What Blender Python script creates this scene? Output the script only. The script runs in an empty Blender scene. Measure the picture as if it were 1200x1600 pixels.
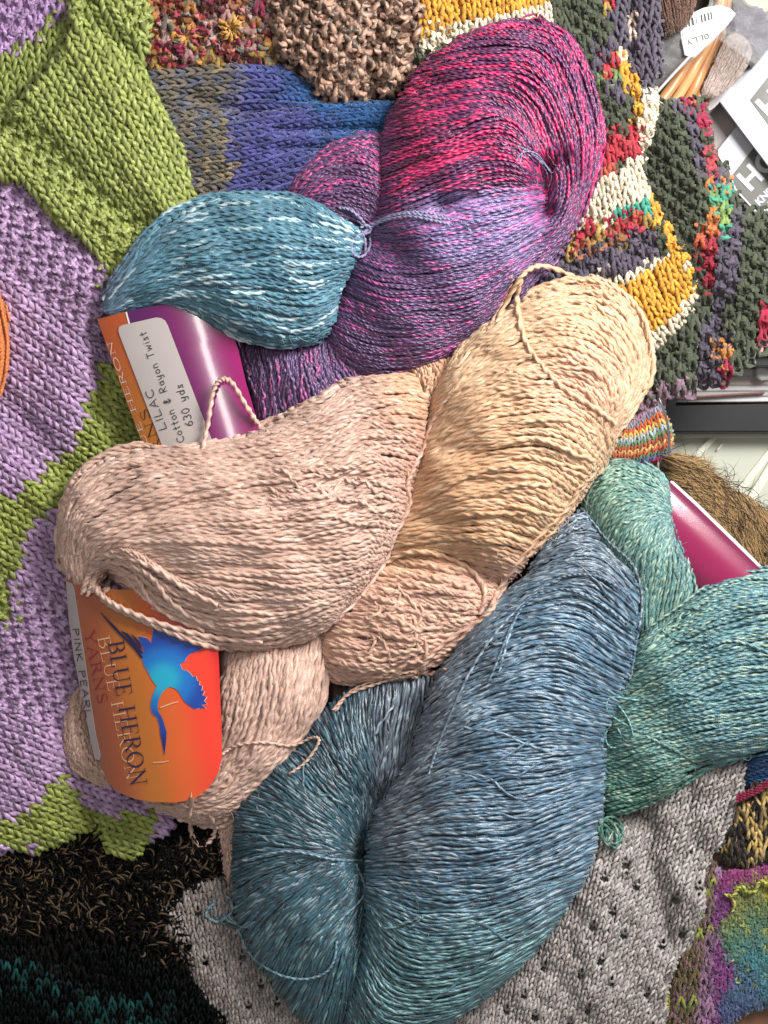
import bpy, bmesh, math, random
import numpy as np
from mathutils import Vector

S = 0.0004            # metres per photo pixel at table level
HC = 2500.0           # camera height in pixels (1 m)
sc = bpy.context.scene

# ------------------------------------------------------------------ camera
cd = bpy.data.cameras.new('camera'); cam = bpy.data.objects.new('camera', cd)
sc.collection.objects.link(cam); sc.camera = cam
cam.location = (0, 0, HC * S)
cd.sensor_fit = 'VERTICAL'; cd.sensor_height = 36.0; cd.lens = 36.0 / (2 * 0.32)
cd.clip_start = 0.01; cd.clip_end = 20
cd.dof.use_dof = True; cd.dof.focus_distance = (HC - 110) * S; cd.dof.aperture_fstop = 13

# ------------------------------------------------------------------ light (indoor: soft window light + room light + added streak lamp)
w = bpy.data.worlds.new('World'); sc.world = w; w.use_nodes = True
w.node_tree.nodes['Background'].inputs[0].default_value = (1.0, 0.98, 0.96, 1)
w.node_tree.nodes['Background'].inputs[1].default_value = 0.28
def lamp(name, px, py, z, tx, ty, size, power, col, sy=None):
    l = bpy.data.lights.new(name, 'AREA'); l.energy = power; l.color = col; l.size = size
    if sy: l.shape = 'RECTANGLE'; l.size_y = sy
    o = bpy.data.objects.new(name, l); sc.collection.objects.link(o)
    o.location = ((px - 600) * S, (800 - py) * S, z * S)
    d = Vector(((tx - 600) * S, (800 - ty) * S, 0)) - o.location
    o.rotation_euler = d.to_track_quat('-Z', 'Y').to_euler()
    return o
lamp('window_light', 2150, -700, 1750, 650, 700, 0.42, 19.8, (1.0, 0.975, 0.94), 0.45)
lamp('label_streak_light', 350, 215, 2650, 360, 600, 0.05, 1.3, (1.0, 0.95, 0.88), 0.36)  # added strip lamp, shaped and placed to streak the glossy purple label
sc.view_settings.view_transform = 'Standard'; sc.view_settings.look = 'None'
sc.view_settings.exposure = 0.1; sc.view_settings.gamma = 1.0

# ------------------------------------------------------------------ helpers
rng = np.random.default_rng(7)
DES = [0.09]
def lin(h):
    h = h.lstrip('#'); c = np.array([int(h[i:i + 2], 16) for i in (0, 2, 4)]) / 255.0
    c = np.where(c <= 0.04045, c / 12.92, ((c + 0.055) / 1.055) ** 2.4)
    return c * (1 - DES[0]) + DES[0] * (0.3 * c[0] + 0.55 * c[1] + 0.15 * c[2])
def W3(px, py, z):
    k = (HC - z) / HC * S
    return np.stack([(px - 600) * k, (800 - py) * k, z * S + 0 * px], -1)
def h1(x):
    v = np.sin(x * 12.9898 + 4.137) * 43758.5453
    return v - np.floor(v)
def sm(a, b, x):
    t = np.clip((x - a) / (b - a), 0, 1); return t * t * (3 - 2 * t)
def mixc(a, b, t):
    return a * (1 - t[..., None]) + b * t[..., None]
def C3(c, shp): return np.broadcast_to(c, tuple(shp) + (3,)).copy()

def crw(n, t):
    """Catmull-Rom weights: (indices, weights) of 4 taps for t in [0, n-1], padded by one each side"""
    t = np.clip(t, 0, n - 1 - 1e-9); i = np.floor(t).astype(int); f = t - i
    w0 = -0.5 * f + f * f - 0.5 * f ** 3; w1 = 1 - 2.5 * f * f + 1.5 * f ** 3
    w2 = 0.5 * f + 2 * f * f - 1.5 * f ** 3; w3 = -0.5 * f * f + 0.5 * f ** 3
    return i, np.stack([w0, w1, w2, w3], -1)
def pad1(a):
    return np.concatenate([2 * a[:1] - a[1:2], a, 2 * a[-1:] - a[-2:-1]], 0)
def crv(pts, n):
    a = np.array(pts, float); i, wt = crw(len(a), np.linspace(0, len(a) - 1, n)); p = pad1(a)
    r = 0
    for k in range(4): r = r + p[i + k] * wt[:, k:k + 1]
    return r
def closed(pts, n=5):
    a = np.array(pts, float); m = len(a); t = np.arange(m * n) / n
    i = np.floor(t).astype(int); f = (t - i)[:, None]
    p = [a[(i + k - 1) % m] for k in range(4)]
    return 0.5 * ((2 * p[1]) + (-p[0] + p[2]) * f + (2 * p[0] - 5 * p[1] + 4 * p[2] - p[3]) * f ** 2 + (-p[0] + 3 * p[1] - 3 * p[2] + p[3]) * f ** 3)
def bic(ctrl, v, u):
    """ctrl (R,C,D); v along rows, u along columns, both 0..1"""
    R, Cn = ctrl.shape[:2]
    p = pad1(ctrl); p = np.swapaxes(pad1(np.swapaxes(p, 0, 1)), 0, 1)
    iv, wv = crw(R, v * (R - 1)); iu, wu = crw(Cn, u * (Cn - 1))
    # linear extrapolation outside the range
    r = 0
    for a in range(4):
        for b in range(4):
            r = r + p[iv + a, iu + b] * (wv[..., a] * wu[..., b])[..., None]
    return r
def inside(poly, x, y):
    r = np.zeros(x.shape, bool); n = len(poly)
    for k in range(n):
        x0, y0 = poly[k]; x1, y1 = poly[(k + 1) % n]
        if y0 == y1: continue
        c = ((y0 > y) != (y1 > y)) & (x < (x1 - x0) * (y - y0) / (y1 - y0) + x0)
        r ^= c
    return r

class Field:
    """inflated height field over an outline"""
    def __init__(s, outline, zb, k, cap=None, cell=6.0, folds=(), smooth=5):
        s.poly = closed(outline, smooth); s.zb = zb; s.k = k; s.cap = cap; s.c = cell; s.folds = folds
        mn = s.poly.min(0) - 2 * cell; mx = s.poly.max(0) + 2 * cell
        s.x0, s.y0 = mn; s.nx = int((mx[0] - mn[0]) / cell) + 2; s.ny = int((mx[1] - mn[1]) / cell) + 2
        X, Y = np.meshgrid(s.x0 + np.arange(s.nx) * cell, s.y0 + np.arange(s.ny) * cell)
        s.X, s.Y = X, Y
        m = inside(s.poly, X, Y); s.m = m
        u = np.where(m, 300.0, 0.0); c2 = cell * cell
        # coarse start: iterate with successive over-relaxation (red/black)
        par = (np.add.outer(np.arange(s.ny), np.arange(s.nx)) % 2).astype(bool)
        ma = m & par; mb = m & ~par
        L = max(8, min(s.nx, s.ny)); om = 2 / (1 + math.sin(math.pi / L))
        for it in range(int(5 * L)):
            for q in (ma, mb):
                v = np.zeros_like(u)
                v[1:-1, 1:-1] = (u[:-2, 1:-1] + u[2:, 1:-1] + u[1:-1, :-2] + u[1:-1, 2:] + c2) / 4
                u = np.where(q, u + om * (v - u), u)
        s.u = np.maximum(u, 0)
    def samp(s, A, px, py):
        fx = np.clip((px - s.x0) / s.c, 0, s.nx - 1.001); fy = np.clip((py - s.y0) / s.c, 0, s.ny - 1.001)
        i = fx.astype(int); j = fy.astype(int); a = fx - i; b = fy - j
        return A[j, i] * (1 - a) * (1 - b) + A[j, i + 1] * a * (1 - b) + A[j + 1, i] * (1 - a) * b + A[j + 1, i + 1] * a * b
    def z(s, px, py):
        h = s.k * np.sqrt(4 * s.samp(s.u, px, py))
        if s.cap: h = s.cap * (1 - np.exp(-h / s.cap))
        lum = 0 if s.cap else 3.2 * (np.sin(px / 34.0 + 0.7 * np.sin(py / 41.0)) * np.sin(py / 29.0 + 1.1) + 0.8 * np.sin(px / 19.0 - py / 26.0)) * np.clip(h / 40, 0, 1)
        return s.zb + h + lum + s.fold(px, py) * np.clip(h / 8, 0, 1)
    def fold(s, px, py):
        r = 0 * px
        for (x0, y0, x1, y1, wd, hh) in s.folds:
            dx, dy = x1 - x0, y1 - y0; L2 = dx * dx + dy * dy
            t = np.clip(((px - x0) * dx + (py - y0) * dy) / L2, 0, 1)
            d2 = (px - x0 - t * dx) ** 2 + (py - y0 - t * dy) ** 2
            r = r + hh * np.exp(-d2 / (wd * wd))
        return r

# global height map, for laying loose strands on what is already there
GX0, GY0, GC = -120.0, -120.0, 4.0
GZ = np.zeros((470, 370)); GXX, GYY = np.meshgrid(GX0 + np.arange(370) * GC, GY0 + np.arange(470) * GC)
def stamp(f):
    global GZ
    bx = (GXX > f.x0) & (GXX < f.x0 + f.nx * f.c) & (GYY > f.y0) & (GYY < f.y0 + f.ny * f.c)
    x = GXX[bx]; y = GYY[bx]; ins = f.samp(f.m.astype(float), x, y) > 0.5
    z = np.where(ins, f.z(x, y), -1e3); GZ[bx] = np.maximum(GZ[bx], z)
def stampz(poly, zf):
    m = inside(np.array(poly, float), GXX, GYY); GZ[m] = np.maximum(GZ[m], zf(GXX[m], GYY[m]) + 1.5)
def gz(px, py):
    fx = np.clip((np.asarray(px, float) - GX0) / GC, 0, 368.9); fy = np.clip((np.asarray(py, float) - GY0) / GC, 0, 468.9)
    i = fx.astype(int); j = fy.astype(int); a = fx - i; b = fy - j
    return GZ[j, i] * (1 - a) * (1 - b) + GZ[j, i + 1] * a * (1 - b) + GZ[j + 1, i] * (1 - a) * b + GZ[j + 1, i + 1] * a * b

# ------------------------------------------------------------------ mesh building
class Geo:
    def __init__(s): s.v = []; s.f = []; s.c = []; s.n = 0; s.tri = []
    def add(s, v, f, c):
        s.v.append(v.reshape(-1, 3)); s.f.append(f.reshape(-1, 4) + s.n); s.c.append(c.reshape(-1, 3)); s.n += len(v.reshape(-1, 3))
    def build(s, name, mat, parent=None, smooth=True):
        v = np.concatenate(s.v).astype(np.float32); f = np.concatenate(s.f).astype(np.int32); c = np.concatenate(s.c)
        me = bpy.data.meshes.new(name); me.vertices.add(len(v)); me.vertices.foreach_set('co', v.ravel())
        me.loops.add(f.size); me.loops.foreach_set('vertex_index', f.ravel())
        me.polygons.add(len(f)); me.polygons.foreach_set('loop_start', np.arange(0, f.size, 4, dtype=np.int32))
        me.polygons.foreach_set('loop_total', np.full(len(f), 4, np.int32))
        me.polygons.foreach_set('use_smooth', np.full(len(f), smooth))
        a = me.color_attributes.new('Col', 'FLOAT_COLOR', 'POINT')
        a.data.foreach_set('color', np.concatenate([np.clip(c, 0, 1), np.ones((len(c), 1))], 1).astype(np.float32).ravel())
        me.materials.append(mat); me.update(calc_edges=True); me.validate()
        o = bpy.data.objects.new(name, me); sc.collection.objects.link(o)
        if parent: o.parent = parent
        return o

def tubes(g, P, R, tw, c1, c2, nv=8, lobes=2, depth=0.28, c3=None):
    """P (N,K,3) in px space (px,py,z); R (N,K) radius px; tw (N,K) twist angle; c1,c2 ply colours (N,K,3)"""
    N, K = P.shape[:2]
    T = np.gradient(P, axis=1); T /= np.linalg.norm(T, axis=2, keepdims=True) + 1e-9
    up = np.array([0.03, 0.02, 1.0]); B = np.cross(T, up); B /= np.linalg.norm(B, axis=2, keepdims=True) + 1e-9
    Nn = np.cross(B, T)
    th = np.arange(nv) * 2 * math.pi / nv
    rr = 1 - depth / 2 + depth / 2 * np.cos(lobes * th)
    if lobes == 2: rr = 1 - depth * 0.75 + depth * np.cos(2 * th) ** 1
    ang = th[None, None] + tw[..., None]
    rad = R[..., None] * rr[None, None]
    Q = P[:, :, None] + B[:, :, None] * (np.cos(ang) * rad)[..., None] + Nn[:, :, None] * (np.sin(ang) * rad)[..., None]
    V = W3(Q[..., 0], Q[..., 1], Q[..., 2])
    if lobes == 2: sel = (np.cos(th) >= -1e-6)
    else: sel = np.cos(th * 1) >= 0
    col = np.where(sel[None, None, :, None], c1[:, :, None], c2[:, :, None])
    if c3 is not None: col = np.where((th > 4.0)[None, None, :, None], c3[:, :, None], col)
    base = (np.arange(N)[:, None, None] * K + np.arange(K - 1)[None, :, None]) * nv
    a = np.arange(nv)[None, None]; b = (np.arange(nv) + 1)[None, None] % nv
    F = np.stack([base + a, base + b, base + nv + b, base + nv + a], -1)
    g.add(V, F, col)

def slab(g, f, drop, zbot, colf, umin=0.0):
    """closed body under a height field"""
    m = f.m & (f.u >= umin)
    cm = m[:-1, :-1] & m[1:, :-1] & m[:-1, 1:] & m[1:, 1:]
    if not cm.any(): return
    ny, nx = f.ny, f.nx; idx = np.arange(ny * nx).reshape(ny, nx)
    z = f.z(f.X, f.Y) - drop; zb = np.minimum(np.full_like(z, zbot), z - 1)
    top = W3(f.X, f.Y, z).reshape(-1, 3); bot = W3(f.X, f.Y, zb).reshape(-1, 3)
    jj, ii = np.nonzero(cm)
    q = np.stack([idx[jj, ii], idx[jj + 1, ii], idx[jj + 1, ii + 1], idx[jj, ii + 1]], -1)
    fs = [q, q[:, ::-1] + ny * nx]; n2 = ny * nx
    pc = np.pad(cm, 1)
    def side(mask, a, b):   # a,b index offset of the edge
        j, i = np.nonzero(mask)
        p = idx[j + a[0], i + a[1]]; r = idx[j + b[0], i + b[1]]
        fs.append(np.stack([p, r, r + n2, p + n2], -1))
    side(cm & ~pc[:-2, 1:-1], (0, 0), (0, 1)); side(cm & ~pc[2:, 1:-1], (1, 0), (1, 1))
    side(cm & ~pc[1:-1, :-2], (0, 0), (1, 0)); side(cm & ~pc[1:-1, 2:], (0, 1), (1, 1))
    fs = np.concatenate(fs); V = np.concatenate([top, bot]); used = np.unique(fs)
    mp = -np.ones(len(V), int); mp[used] = np.arange(len(used))
    cc = colf(f.X, f.Y).reshape(-1, 3); cc = np.concatenate([cc, cc])
    g.add(V[used], mp[fs], cc[used])

def polar(cx, cy, a0, a1, r0, r1, nu=7, nv=5):
    return [[(cx - r * math.cos(math.radians(a)), cy - r * math.sin(math.radians(a))) for a in np.linspace(a0, a1, nu)] for r in np.linspace(r0, r1, nv)]
def noise1(n, K, L, scale, amp):
    """smooth random wander, n strands x K samples, length L px, wavelength scale"""
    t = np.linspace(0, 1, K)[None] * (np.asarray(L).reshape(-1, 1) / scale) * 2 * math.pi
    r = 0
    for q in (0.6, 1.0, 1.7):
        r = r + np.sin(t * q * rng.uniform(0.7, 1.3, (n, 1)) + rng.uniform(0, 6.28, (n, 1))) * rng.uniform(0.3, 1, (n, 1))
    return r * amp / 1.5

def bundle(name, parent, outline, guides, zb, k, n, r, colf, mat, pitch=22, cap=None, zbot=0, step=3.0, wander=1.6,
           layer=1.6, fuzz=120, fuzzlen=30, endj=0.02, folds=(), drop=2.4, cell=6.0, waves=110, depth=0.28, fold_u=0, crimp=0.0, rj=0.12, coh=1.8, field=None, dz=0.0, cross=0):
    f = field or Field(outline, zb, k, cap, cell, folds)
    clip = closed(outline, 5)
    KG = 12
    ctrl = np.stack([crv(gd, KG) for gd in guides])          # (G,KG,2)
    g = Geo()
    dense = 60
    uu = np.linspace(0, 1, n) + rng.normal(0, 0.6 / n, n); uu = np.clip(uu, 0, 1)
    # even out the spacing by guide distance at mid length
    md = ctrl[:, KG // 2]; dd = np.r_[0, np.cumsum(np.linalg.norm(np.diff(md, axis=0), axis=1))]; dd /= dd[-1]
    ui = np.interp(uu, dd, np.linspace(0, 1, len(dd)))
    t = np.linspace(0, 1, dense)
    Pd = bic(ctrl, np.repeat(ui[:, None], dense, 1), np.repeat(t[None], n, 0))
    ins = inside(clip, Pd[..., 0], Pd[..., 1])
    ok = ins.sum(1) > 4; Pd = Pd[ok]; ins = ins[ok]; ui = ui[ok]; n = len(ui)
    t0 = t[ins.argmax(1)]; t1 = t[dense - 1 - ins[:, ::-1].argmax(1)]
    t0 = t0 - rng.uniform(-endj, endj / 2, n); t1 = t1 + rng.uniform(-endj, endj / 2, n)
    L = np.linalg.norm(np.diff(Pd, axis=1), axis=2).sum(1) * (t1 - t0)
    K = int(max(12, np.percentile(L, 85) / step))
    tt = np.clip(t0[:, None] + (t1 - t0)[:, None] * np.linspace(0, 1, K)[None], 0, 1)
    P2 = bic(ctrl, np.repeat(ui[:, None], K, 1), tt)
    T = np.gradient(P2, axis=1); T /= np.linalg.norm(T, axis=2, keepdims=True) + 1e-9
    lat = noise1(n, K, L, waves, wander) + noise1(n, K, L, waves * 3, wander * 1.2)
    if crimp: lat = lat + noise1(n, K, L, 26, crimp)
    lat = lat * 0.65 + coh * (np.sin(P2[..., 0] / 31 + P2[..., 1] / 47 + 1.3 * zb) + 0.7 * np.sin(P2[..., 0] / 67 - P2[..., 1] / 23 + zb))
    P2 = P2 + np.stack([-T[..., 1], T[..., 0]], -1) * lat[..., None]
    z = f.z(P2[..., 0], P2[..., 1])
    z = z + dz - np.abs(noise1(n, K, L, waves, layer)) - np.where(rng.uniform(0, 1, (n, 1)) < 0.42, layer * 1.25, 0) - rng.uniform(0, layer * 0.6, (n, 1)) + layer * 0.8
    rid = rng.uniform(0, 1, (n, 1)); s = np.cumsum(np.full((n, K), 1.0) * (L / K)[:, None], 1)
    c1, c2 = colf(P2[..., 0], P2[..., 1], s, rid)
    R = r * rng.uniform(1 - rj, 1 + rj, (n, 1)) * (1 + noise1(n, K, L, 60, 0.09))
    tw = s * (2 * math.pi / pitch) + rid * 6.28 + noise1(n, K, L, 90, 0.5)
    tubes(g, np.concatenate([P2, z[..., None]], -1), R, tw, c1, c2, depth=depth)
    if cross:      # single strands that stray over their neighbours
        m = cross; Kc = int(K * 0.6); k01 = np.linspace(0, 1, Kc)[None]
        ta = rng.uniform(0.02, 0.5, (m, 1)); tl = rng.uniform(0.3, 0.48, (m, 1)); u0 = rng.uniform(0.05, 0.95, (m, 1)); du = rng.normal(0, 0.03, (m, 1))
        tcx = ta + tl * k01; ucx = np.clip(u0 + du * k01 * k01 * (3 - 2 * k01) + 0.005 * np.sin(k01 * 7 + u0 * 30), 0.01, 0.99)
        Pc = bic(ctrl, ucx, tcx); okc = inside(f.poly, Pc[..., 0], Pc[..., 1]).all(1) & inside(clip, Pc[..., 0], Pc[..., 1]).all(1)
        if okc.any():
            Pc = Pc[okc]; m = len(Pc); kk1 = np.repeat(k01, m, 0); Pc = Pc + np.stack([noise1(m, Kc, 200.0 + np.zeros(m), 70, 2.0), noise1(m, Kc, 200.0 + np.zeros(m), 70, 2.0)], -1)
            zc = f.z(Pc[..., 0], Pc[..., 1]) + dz + r * 0.9 - (r * 2.6) * np.clip(1 - np.minimum(kk1, 1 - kk1) / 0.12, 0, 1) ** 2
            sc_ = np.cumsum(np.linalg.norm(np.diff(Pc, axis=1, prepend=Pc[:, :1]), axis=2), 1); rc = rng.uniform(0, 1, (m, 1))
            a1, a2 = colf(Pc[..., 0], Pc[..., 1], sc_, rc)
            tubes(g, np.concatenate([Pc, zc[..., None]], -1), np.full((m, Kc), r * 0.95), sc_ * 2 * math.pi / pitch + rc * 6.28, a1, a2, depth=depth)
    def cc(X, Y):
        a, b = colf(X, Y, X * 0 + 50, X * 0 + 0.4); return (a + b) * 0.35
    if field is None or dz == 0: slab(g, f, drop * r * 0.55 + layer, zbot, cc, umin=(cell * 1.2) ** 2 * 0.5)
    if fuzz: add_fuzz(g, f, ctrl, fuzz, fuzzlen, colf)
    stamp(f)
    return g.build(name, mat, parent), f

def add_fuzz(g, f, ctrl, n, ln, colf, r=0.32, K=9):
    u = rng.uniform(0.02, 0.98, n); t = rng.uniform(0.05, 0.95, n)
    p = bic(ctrl, u, t); q = bic(ctrl, u, np.clip(t + 0.02, 0, 1)); d = q - p; d /= np.linalg.norm(d, axis=1, keepdims=True) + 1e-9
    ok = inside(f.poly, p[:, 0], p[:, 1]); p = p[ok]; d = d[ok]; n = len(p)
    if n == 0: return
    a = rng.normal(0, 0.9, n); d = np.stack([d[:, 0] * np.cos(a) - d[:, 1] * np.sin(a), d[:, 0] * np.sin(a) + d[:, 1] * np.cos(a)], -1)
    kk = np.linspace(0, 1, K)[None]; L = rng.uniform(0.3, 1, (n, 1)) * ln
    cur = rng.normal(0, 1.3, (n, 1)); th = cur * kk * 1.5 + noise1(n, K, L, 30, 0.25)
    dx = d[:, :1] * np.cos(th) - d[:, 1:] * np.sin(th); dy = d[:, :1] * np.sin(th) + d[:, 1:] * np.cos(th)
    x = p[:, :1] + np.cumsum(dx, 1) * L / K; y = p[:, 1:] + np.cumsum(dy, 1) * L / K
    lift = rng.uniform(1.0, 5.0, (n, 1))
    z0 = f.z(p[:, 0], p[:, 1])[:, None]
    ins = inside(f.poly, x, y)
    z = np.where(ins, f.z(x, y), z0 - 4) * 0.5 + 0.5 * z0 + lift * np.sin(kk * math.pi * 0.8) + 2.2
    c1, c2 = colf(x, y, x * 0 + 30, rng.uniform(0, 1, (n, 1)))
    tubes(g, np.stack([x, y, z], -1), np.full((n, K), r) * (1 - 0.6 * kk), x * 0, c1 * 0.5 + 0.5 * c1.max(), c2, nv=3, depth=0)

def strand(g, pts, r, colf, pitch=24, off=1.0, zs=None, step=2.5, depth=0.28, taper=False, jit=0.0):
    """one loose strand; pts are (px,py[,height above what lies there])"""
    a = np.array([(p[0], p[1], p[2] if len(p) > 2 else 0.0) for p in pts], float)
    L = np.linalg.norm(np.diff(a[:, :2], axis=0), axis=1).sum(); K = max(10, int(L / step))
    q = crv(a, K)
    if jit: q[:, :2] += np.stack([noise1(1, K, L, 40, jit)[0], noise1(1, K, L, 40, jit)[0]], -1)
    if zs is not None: zz = np.full(K, float(zs)) + q[:, 2]
    else:
        zz = gz(q[:, 0], q[:, 1]); kk = 7; pz = np.pad(zz, kk, mode='edge')
        zz = np.maximum(np.stack([pz[i:i + K] for i in range(2 * kk + 1)]).mean(0), zz - 3) + off + q[:, 2]
    P = np.stack([q[:, 0], q[:, 1], zz], -1)[None]
    s = np.linspace(0, L, K)[None]; rid = rng.uniform(0, 1, (1, 1))
    c1, c2 = colf(P[..., 0], P[..., 1], s, rid)
    R = np.full((1, K), r) * (1 + noise1(1, K, L, 50, 0.08))
    if taper: R = R * np.clip(np.minimum(np.arange(K), K - 1 - np.arange(K)) / 4.0, 0.25, 1)[None]
    tubes(g, P, R, s * 2 * math.pi / pitch + 1.0, c1, c2, depth=depth)

def fabric(name, parent, outline, grid, Wd, Hc, colf, mat, zb, T=14, k=0.8, folds=(), pattern=None, rad=0.24, zbot=0, lobes=3,
           jit=0.06, amp=0.26, dz=0.26, loops=1.3, pitch=17, skip=None, back=1.2, fuzz=0, hide=(), K=18, cell=6.0, lump=0.0, fuzzlen=18, hj=0.8, smooth=5):
    f = Field(outline, zb, k, T, cell, folds, smooth)
    ctrl = np.array(grid, float)
    lr = np.linalg.norm(np.diff(ctrl, axis=1), axis=2).sum(1).mean(); lc = np.linalg.norm(np.diff(ctrl, axis=0), axis=2).sum(0).mean()
    nc = max(2, int(lr / Wd)); nr = max(2, int(lc / Hc))
    I, J = np.meshgrid(np.arange(nc), np.arange(nr)); I = I.ravel(); J = J.ravel()
    cu = (I + 0.5) / nc; cv = (J + 0.5) / nr
    cp = bic(ctrl, cv, cu); ok = inside(f.poly, cp[:, 0], cp[:, 1])
    for hp in hide: ok &= ~inside(np.array(hp, float), cp[:, 0], cp[:, 1])
    if skip is not None: ok &= ~skip(I, J, cp[:, 0], cp[:, 1])
    I, J, cp = I[ok], J[ok], cp[ok]; n = len(I)
    sg = np.ones(n) if pattern is None else pattern(I, J, cp[:, 0], cp[:, 1]).astype(float)
    t = np.linspace(-0.12, 2 * math.pi + 0.12, K)[None]
    jx = rng.normal(0, jit, (n, 1)); jy = rng.normal(0, jit, (n, 1)); js = 1 + rng.normal(0, jit, (n, 1))
    x = t / (2 * math.pi) + amp * js * np.sin(2 * t) + jx
    y = -(0.78 * loops) * np.cos(t) * js + jy
    zz = -np.cos(2 * t) * sg[:, None] * dz * Wd + rng.normal(0, jit * 0.5, (n, 1)) * Wd
    u = (I[:, None] + x) / nc; v = (J[:, None] + 0.5 + y) / nr
    P2 = bic(ctrl, np.clip(v, 0, 1), np.clip(u, 0, 1))
    z = f.z(P2[..., 0], P2[..., 1]) + zz
    if lump: z = z + lump * (np.sin(P2[..., 0] * 0.11 + 1) * np.sin(P2[..., 1] * 0.09) + 0.6 * np.sin(P2[..., 0] * 0.043 - P2[..., 1] * 0.05))
    rid = rng.uniform(0, 1, (n, 1))
    CX = cp[:, 0:1] + 0 * z; CY = cp[:, 1:2] + 0 * z
    c1, c2 = colf(CX, CY, t * Wd * 0.4 + 0 * z, rid) if not getattr(colf, 'ij', 0) else colf(CX, CY, I[:, None] + 0 * z, J[:, None] + 0 * z, rid)
    R = np.full((n, K), rad * Wd) * rng.uniform(0.88, 1.14, (n, 1))
    tw = t * 2.5 * Wd / pitch + rid * 6.28
    g = Geo()
    tubes(g, np.concatenate([P2, z[..., None]], -1), R, tw, c1, c2, nv=9 if lobes == 3 else 8, lobes=lobes, depth=0.34)
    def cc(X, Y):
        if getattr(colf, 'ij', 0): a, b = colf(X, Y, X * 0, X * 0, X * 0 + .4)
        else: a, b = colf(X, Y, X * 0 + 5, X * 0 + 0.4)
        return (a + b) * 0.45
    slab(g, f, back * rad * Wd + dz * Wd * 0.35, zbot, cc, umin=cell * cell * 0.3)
    if fuzz:
        c2f = colf if not getattr(colf, 'ij', 0) else (lambda X, Y, s_, r_: colf(X, Y, X * 0, X * 0, r_))
        add_fuzz(g, f, np.swapaxes(ctrl, 0, 1), fuzz, fuzzlen, c2f, r=0.3)
    stamp(f)
    return g.build(name, mat, parent), f

def hairs(g, n, posf, dirf, ln, r, colf, K=8, bend=0.6, lift=8, spread=0.35, z0=0, taper=True, nv=4):
    x0, y0 = posf(n); m = len(x0); a = dirf(x0, y0) + rng.normal(0, spread, m)
    L = ln * rng.uniform(0.55, 1.25, m); kk = np.linspace(0, 1, K)
    cv = rng.normal(0, bend, (m, 1)); th = a[:, None] + cv * kk[None]
    x = x0[:, None] + np.cumsum(np.cos(th), 1) * (L / K)[:, None]; y = y0[:, None] + np.cumsum(np.sin(th), 1) * (L / K)[:, None]
    z = gz(x0, y0)[:, None] * 0.6 + 0.4 * gz(x, y) + z0 + rng.uniform(0.2, 1.3, (m, 1)) * lift * np.sin(kk[None] * 2.4) ** 1.0
    c = colf(x, y, kk[None] + 0 * x, rng.uniform(0, 1, (m, 1)))
    R = r * rng.uniform(0.7, 1.3, (m, 1)) * ((1 - 0.85 * kk[None] ** 2) if taper else (np.sin(np.clip(kk[None] * 3.0 + 0.14, 0, math.pi)) * 0.8 + 0.2))
    tubes(g, np.stack([x, y, z], -1), R, x * 0, c, c, nv=nv, depth=0)

# ------------------------------------------------------------------ objects / tags
def tag(o, label, cat, group=None, kind=None):
    if label: o['label'] = label
    if cat: o['category'] = cat
    if group: o['group'] = group
    if kind: o['kind'] = kind
    return o
def thing(name, label, cat, px, py, z=0, group=None):
    o = bpy.data.objects.new(name, None); sc.collection.objects.link(o); o.empty_display_size = 0.01
    tag(o, label, cat, group); o['_'] = 0; del o['_']
    return o
def put(root, px, py, z=0):
    """move the empty to the thing's base, keeping the parts where they are"""
    l = Vector([float(q) for q in W3(np.float64(px), np.float64(py), np.float64(z))]); root.location = l
    for ch in root.children: ch.location = ch.location - l

# ------------------------------------------------------------------ materials
def yarn_mat(name, rough=0.5, spec=0.4, sheen=0.2, var=0.1, nscale=900, bump=0.12, coat=0.0, aniso=0.0, sheenr=0.4):
    m = bpy.data.materials.new(name); m.use_nodes = True; nt = m.node_tree; b = nt.nodes['Principled BSDF']
    at = nt.nodes.new('ShaderNodeAttribute'); at.attribute_name = 'Col'
    tc = nt.nodes.new('ShaderNodeTexCoord')
    nz = nt.nodes.new('ShaderNodeTexNoise'); nz.inputs['Scale'].default_value = nscale; nz.inputs['Detail'].default_value = 3
    nt.links.new(tc.outputs['Object'], nz.inputs['Vector'])
    mr = nt.nodes.new('ShaderNodeMapRange'); mr.inputs[1].default_value = 0.3; mr.inputs[2].default_value = 0.7
    mr.inputs[3].default_value = 1 - var; mr.inputs[4].default_value = 1 + var
    nt.links.new(nz.outputs['Fac'], mr.inputs[0])
    mx = nt.nodes.new('ShaderNodeVectorMath'); mx.operation = 'SCALE'
    nt.links.new(at.outputs['Color'], mx.inputs[0]); nt.links.new(mr.outputs[0], mx.inputs['Scale'])
    nt.links.new(mx.outputs[0], b.inputs['Base Color'])
    n2 = nt.nodes.new('ShaderNodeTexNoise'); n2.inputs['Scale'].default_value = nscale * 2.2; n2.inputs['Detail'].default_value = 2
    nt.links.new(tc.outputs['Object'], n2.inputs['Vector'])
    bp = nt.nodes.new('ShaderNodeBump'); bp.inputs['Strength'].default_value = bump; bp.inputs['Distance'].default_value = 0.0006
    nt.links.new(n2.outputs['Fac'], bp.inputs['Height']); nt.links.new(bp.outputs[0], b.inputs['Normal'])
    b.inputs['Roughness'].default_value = rough; b.inputs['Specular IOR Level'].default_value = spec
    b.inputs['Sheen Weight'].default_value = sheen; b.inputs['Sheen Roughness'].default_value = sheenr
    b.inputs['Coat Weight'].default_value = coat; b.inputs['Coat Roughness'].default_value = 0.1
    return m
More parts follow.
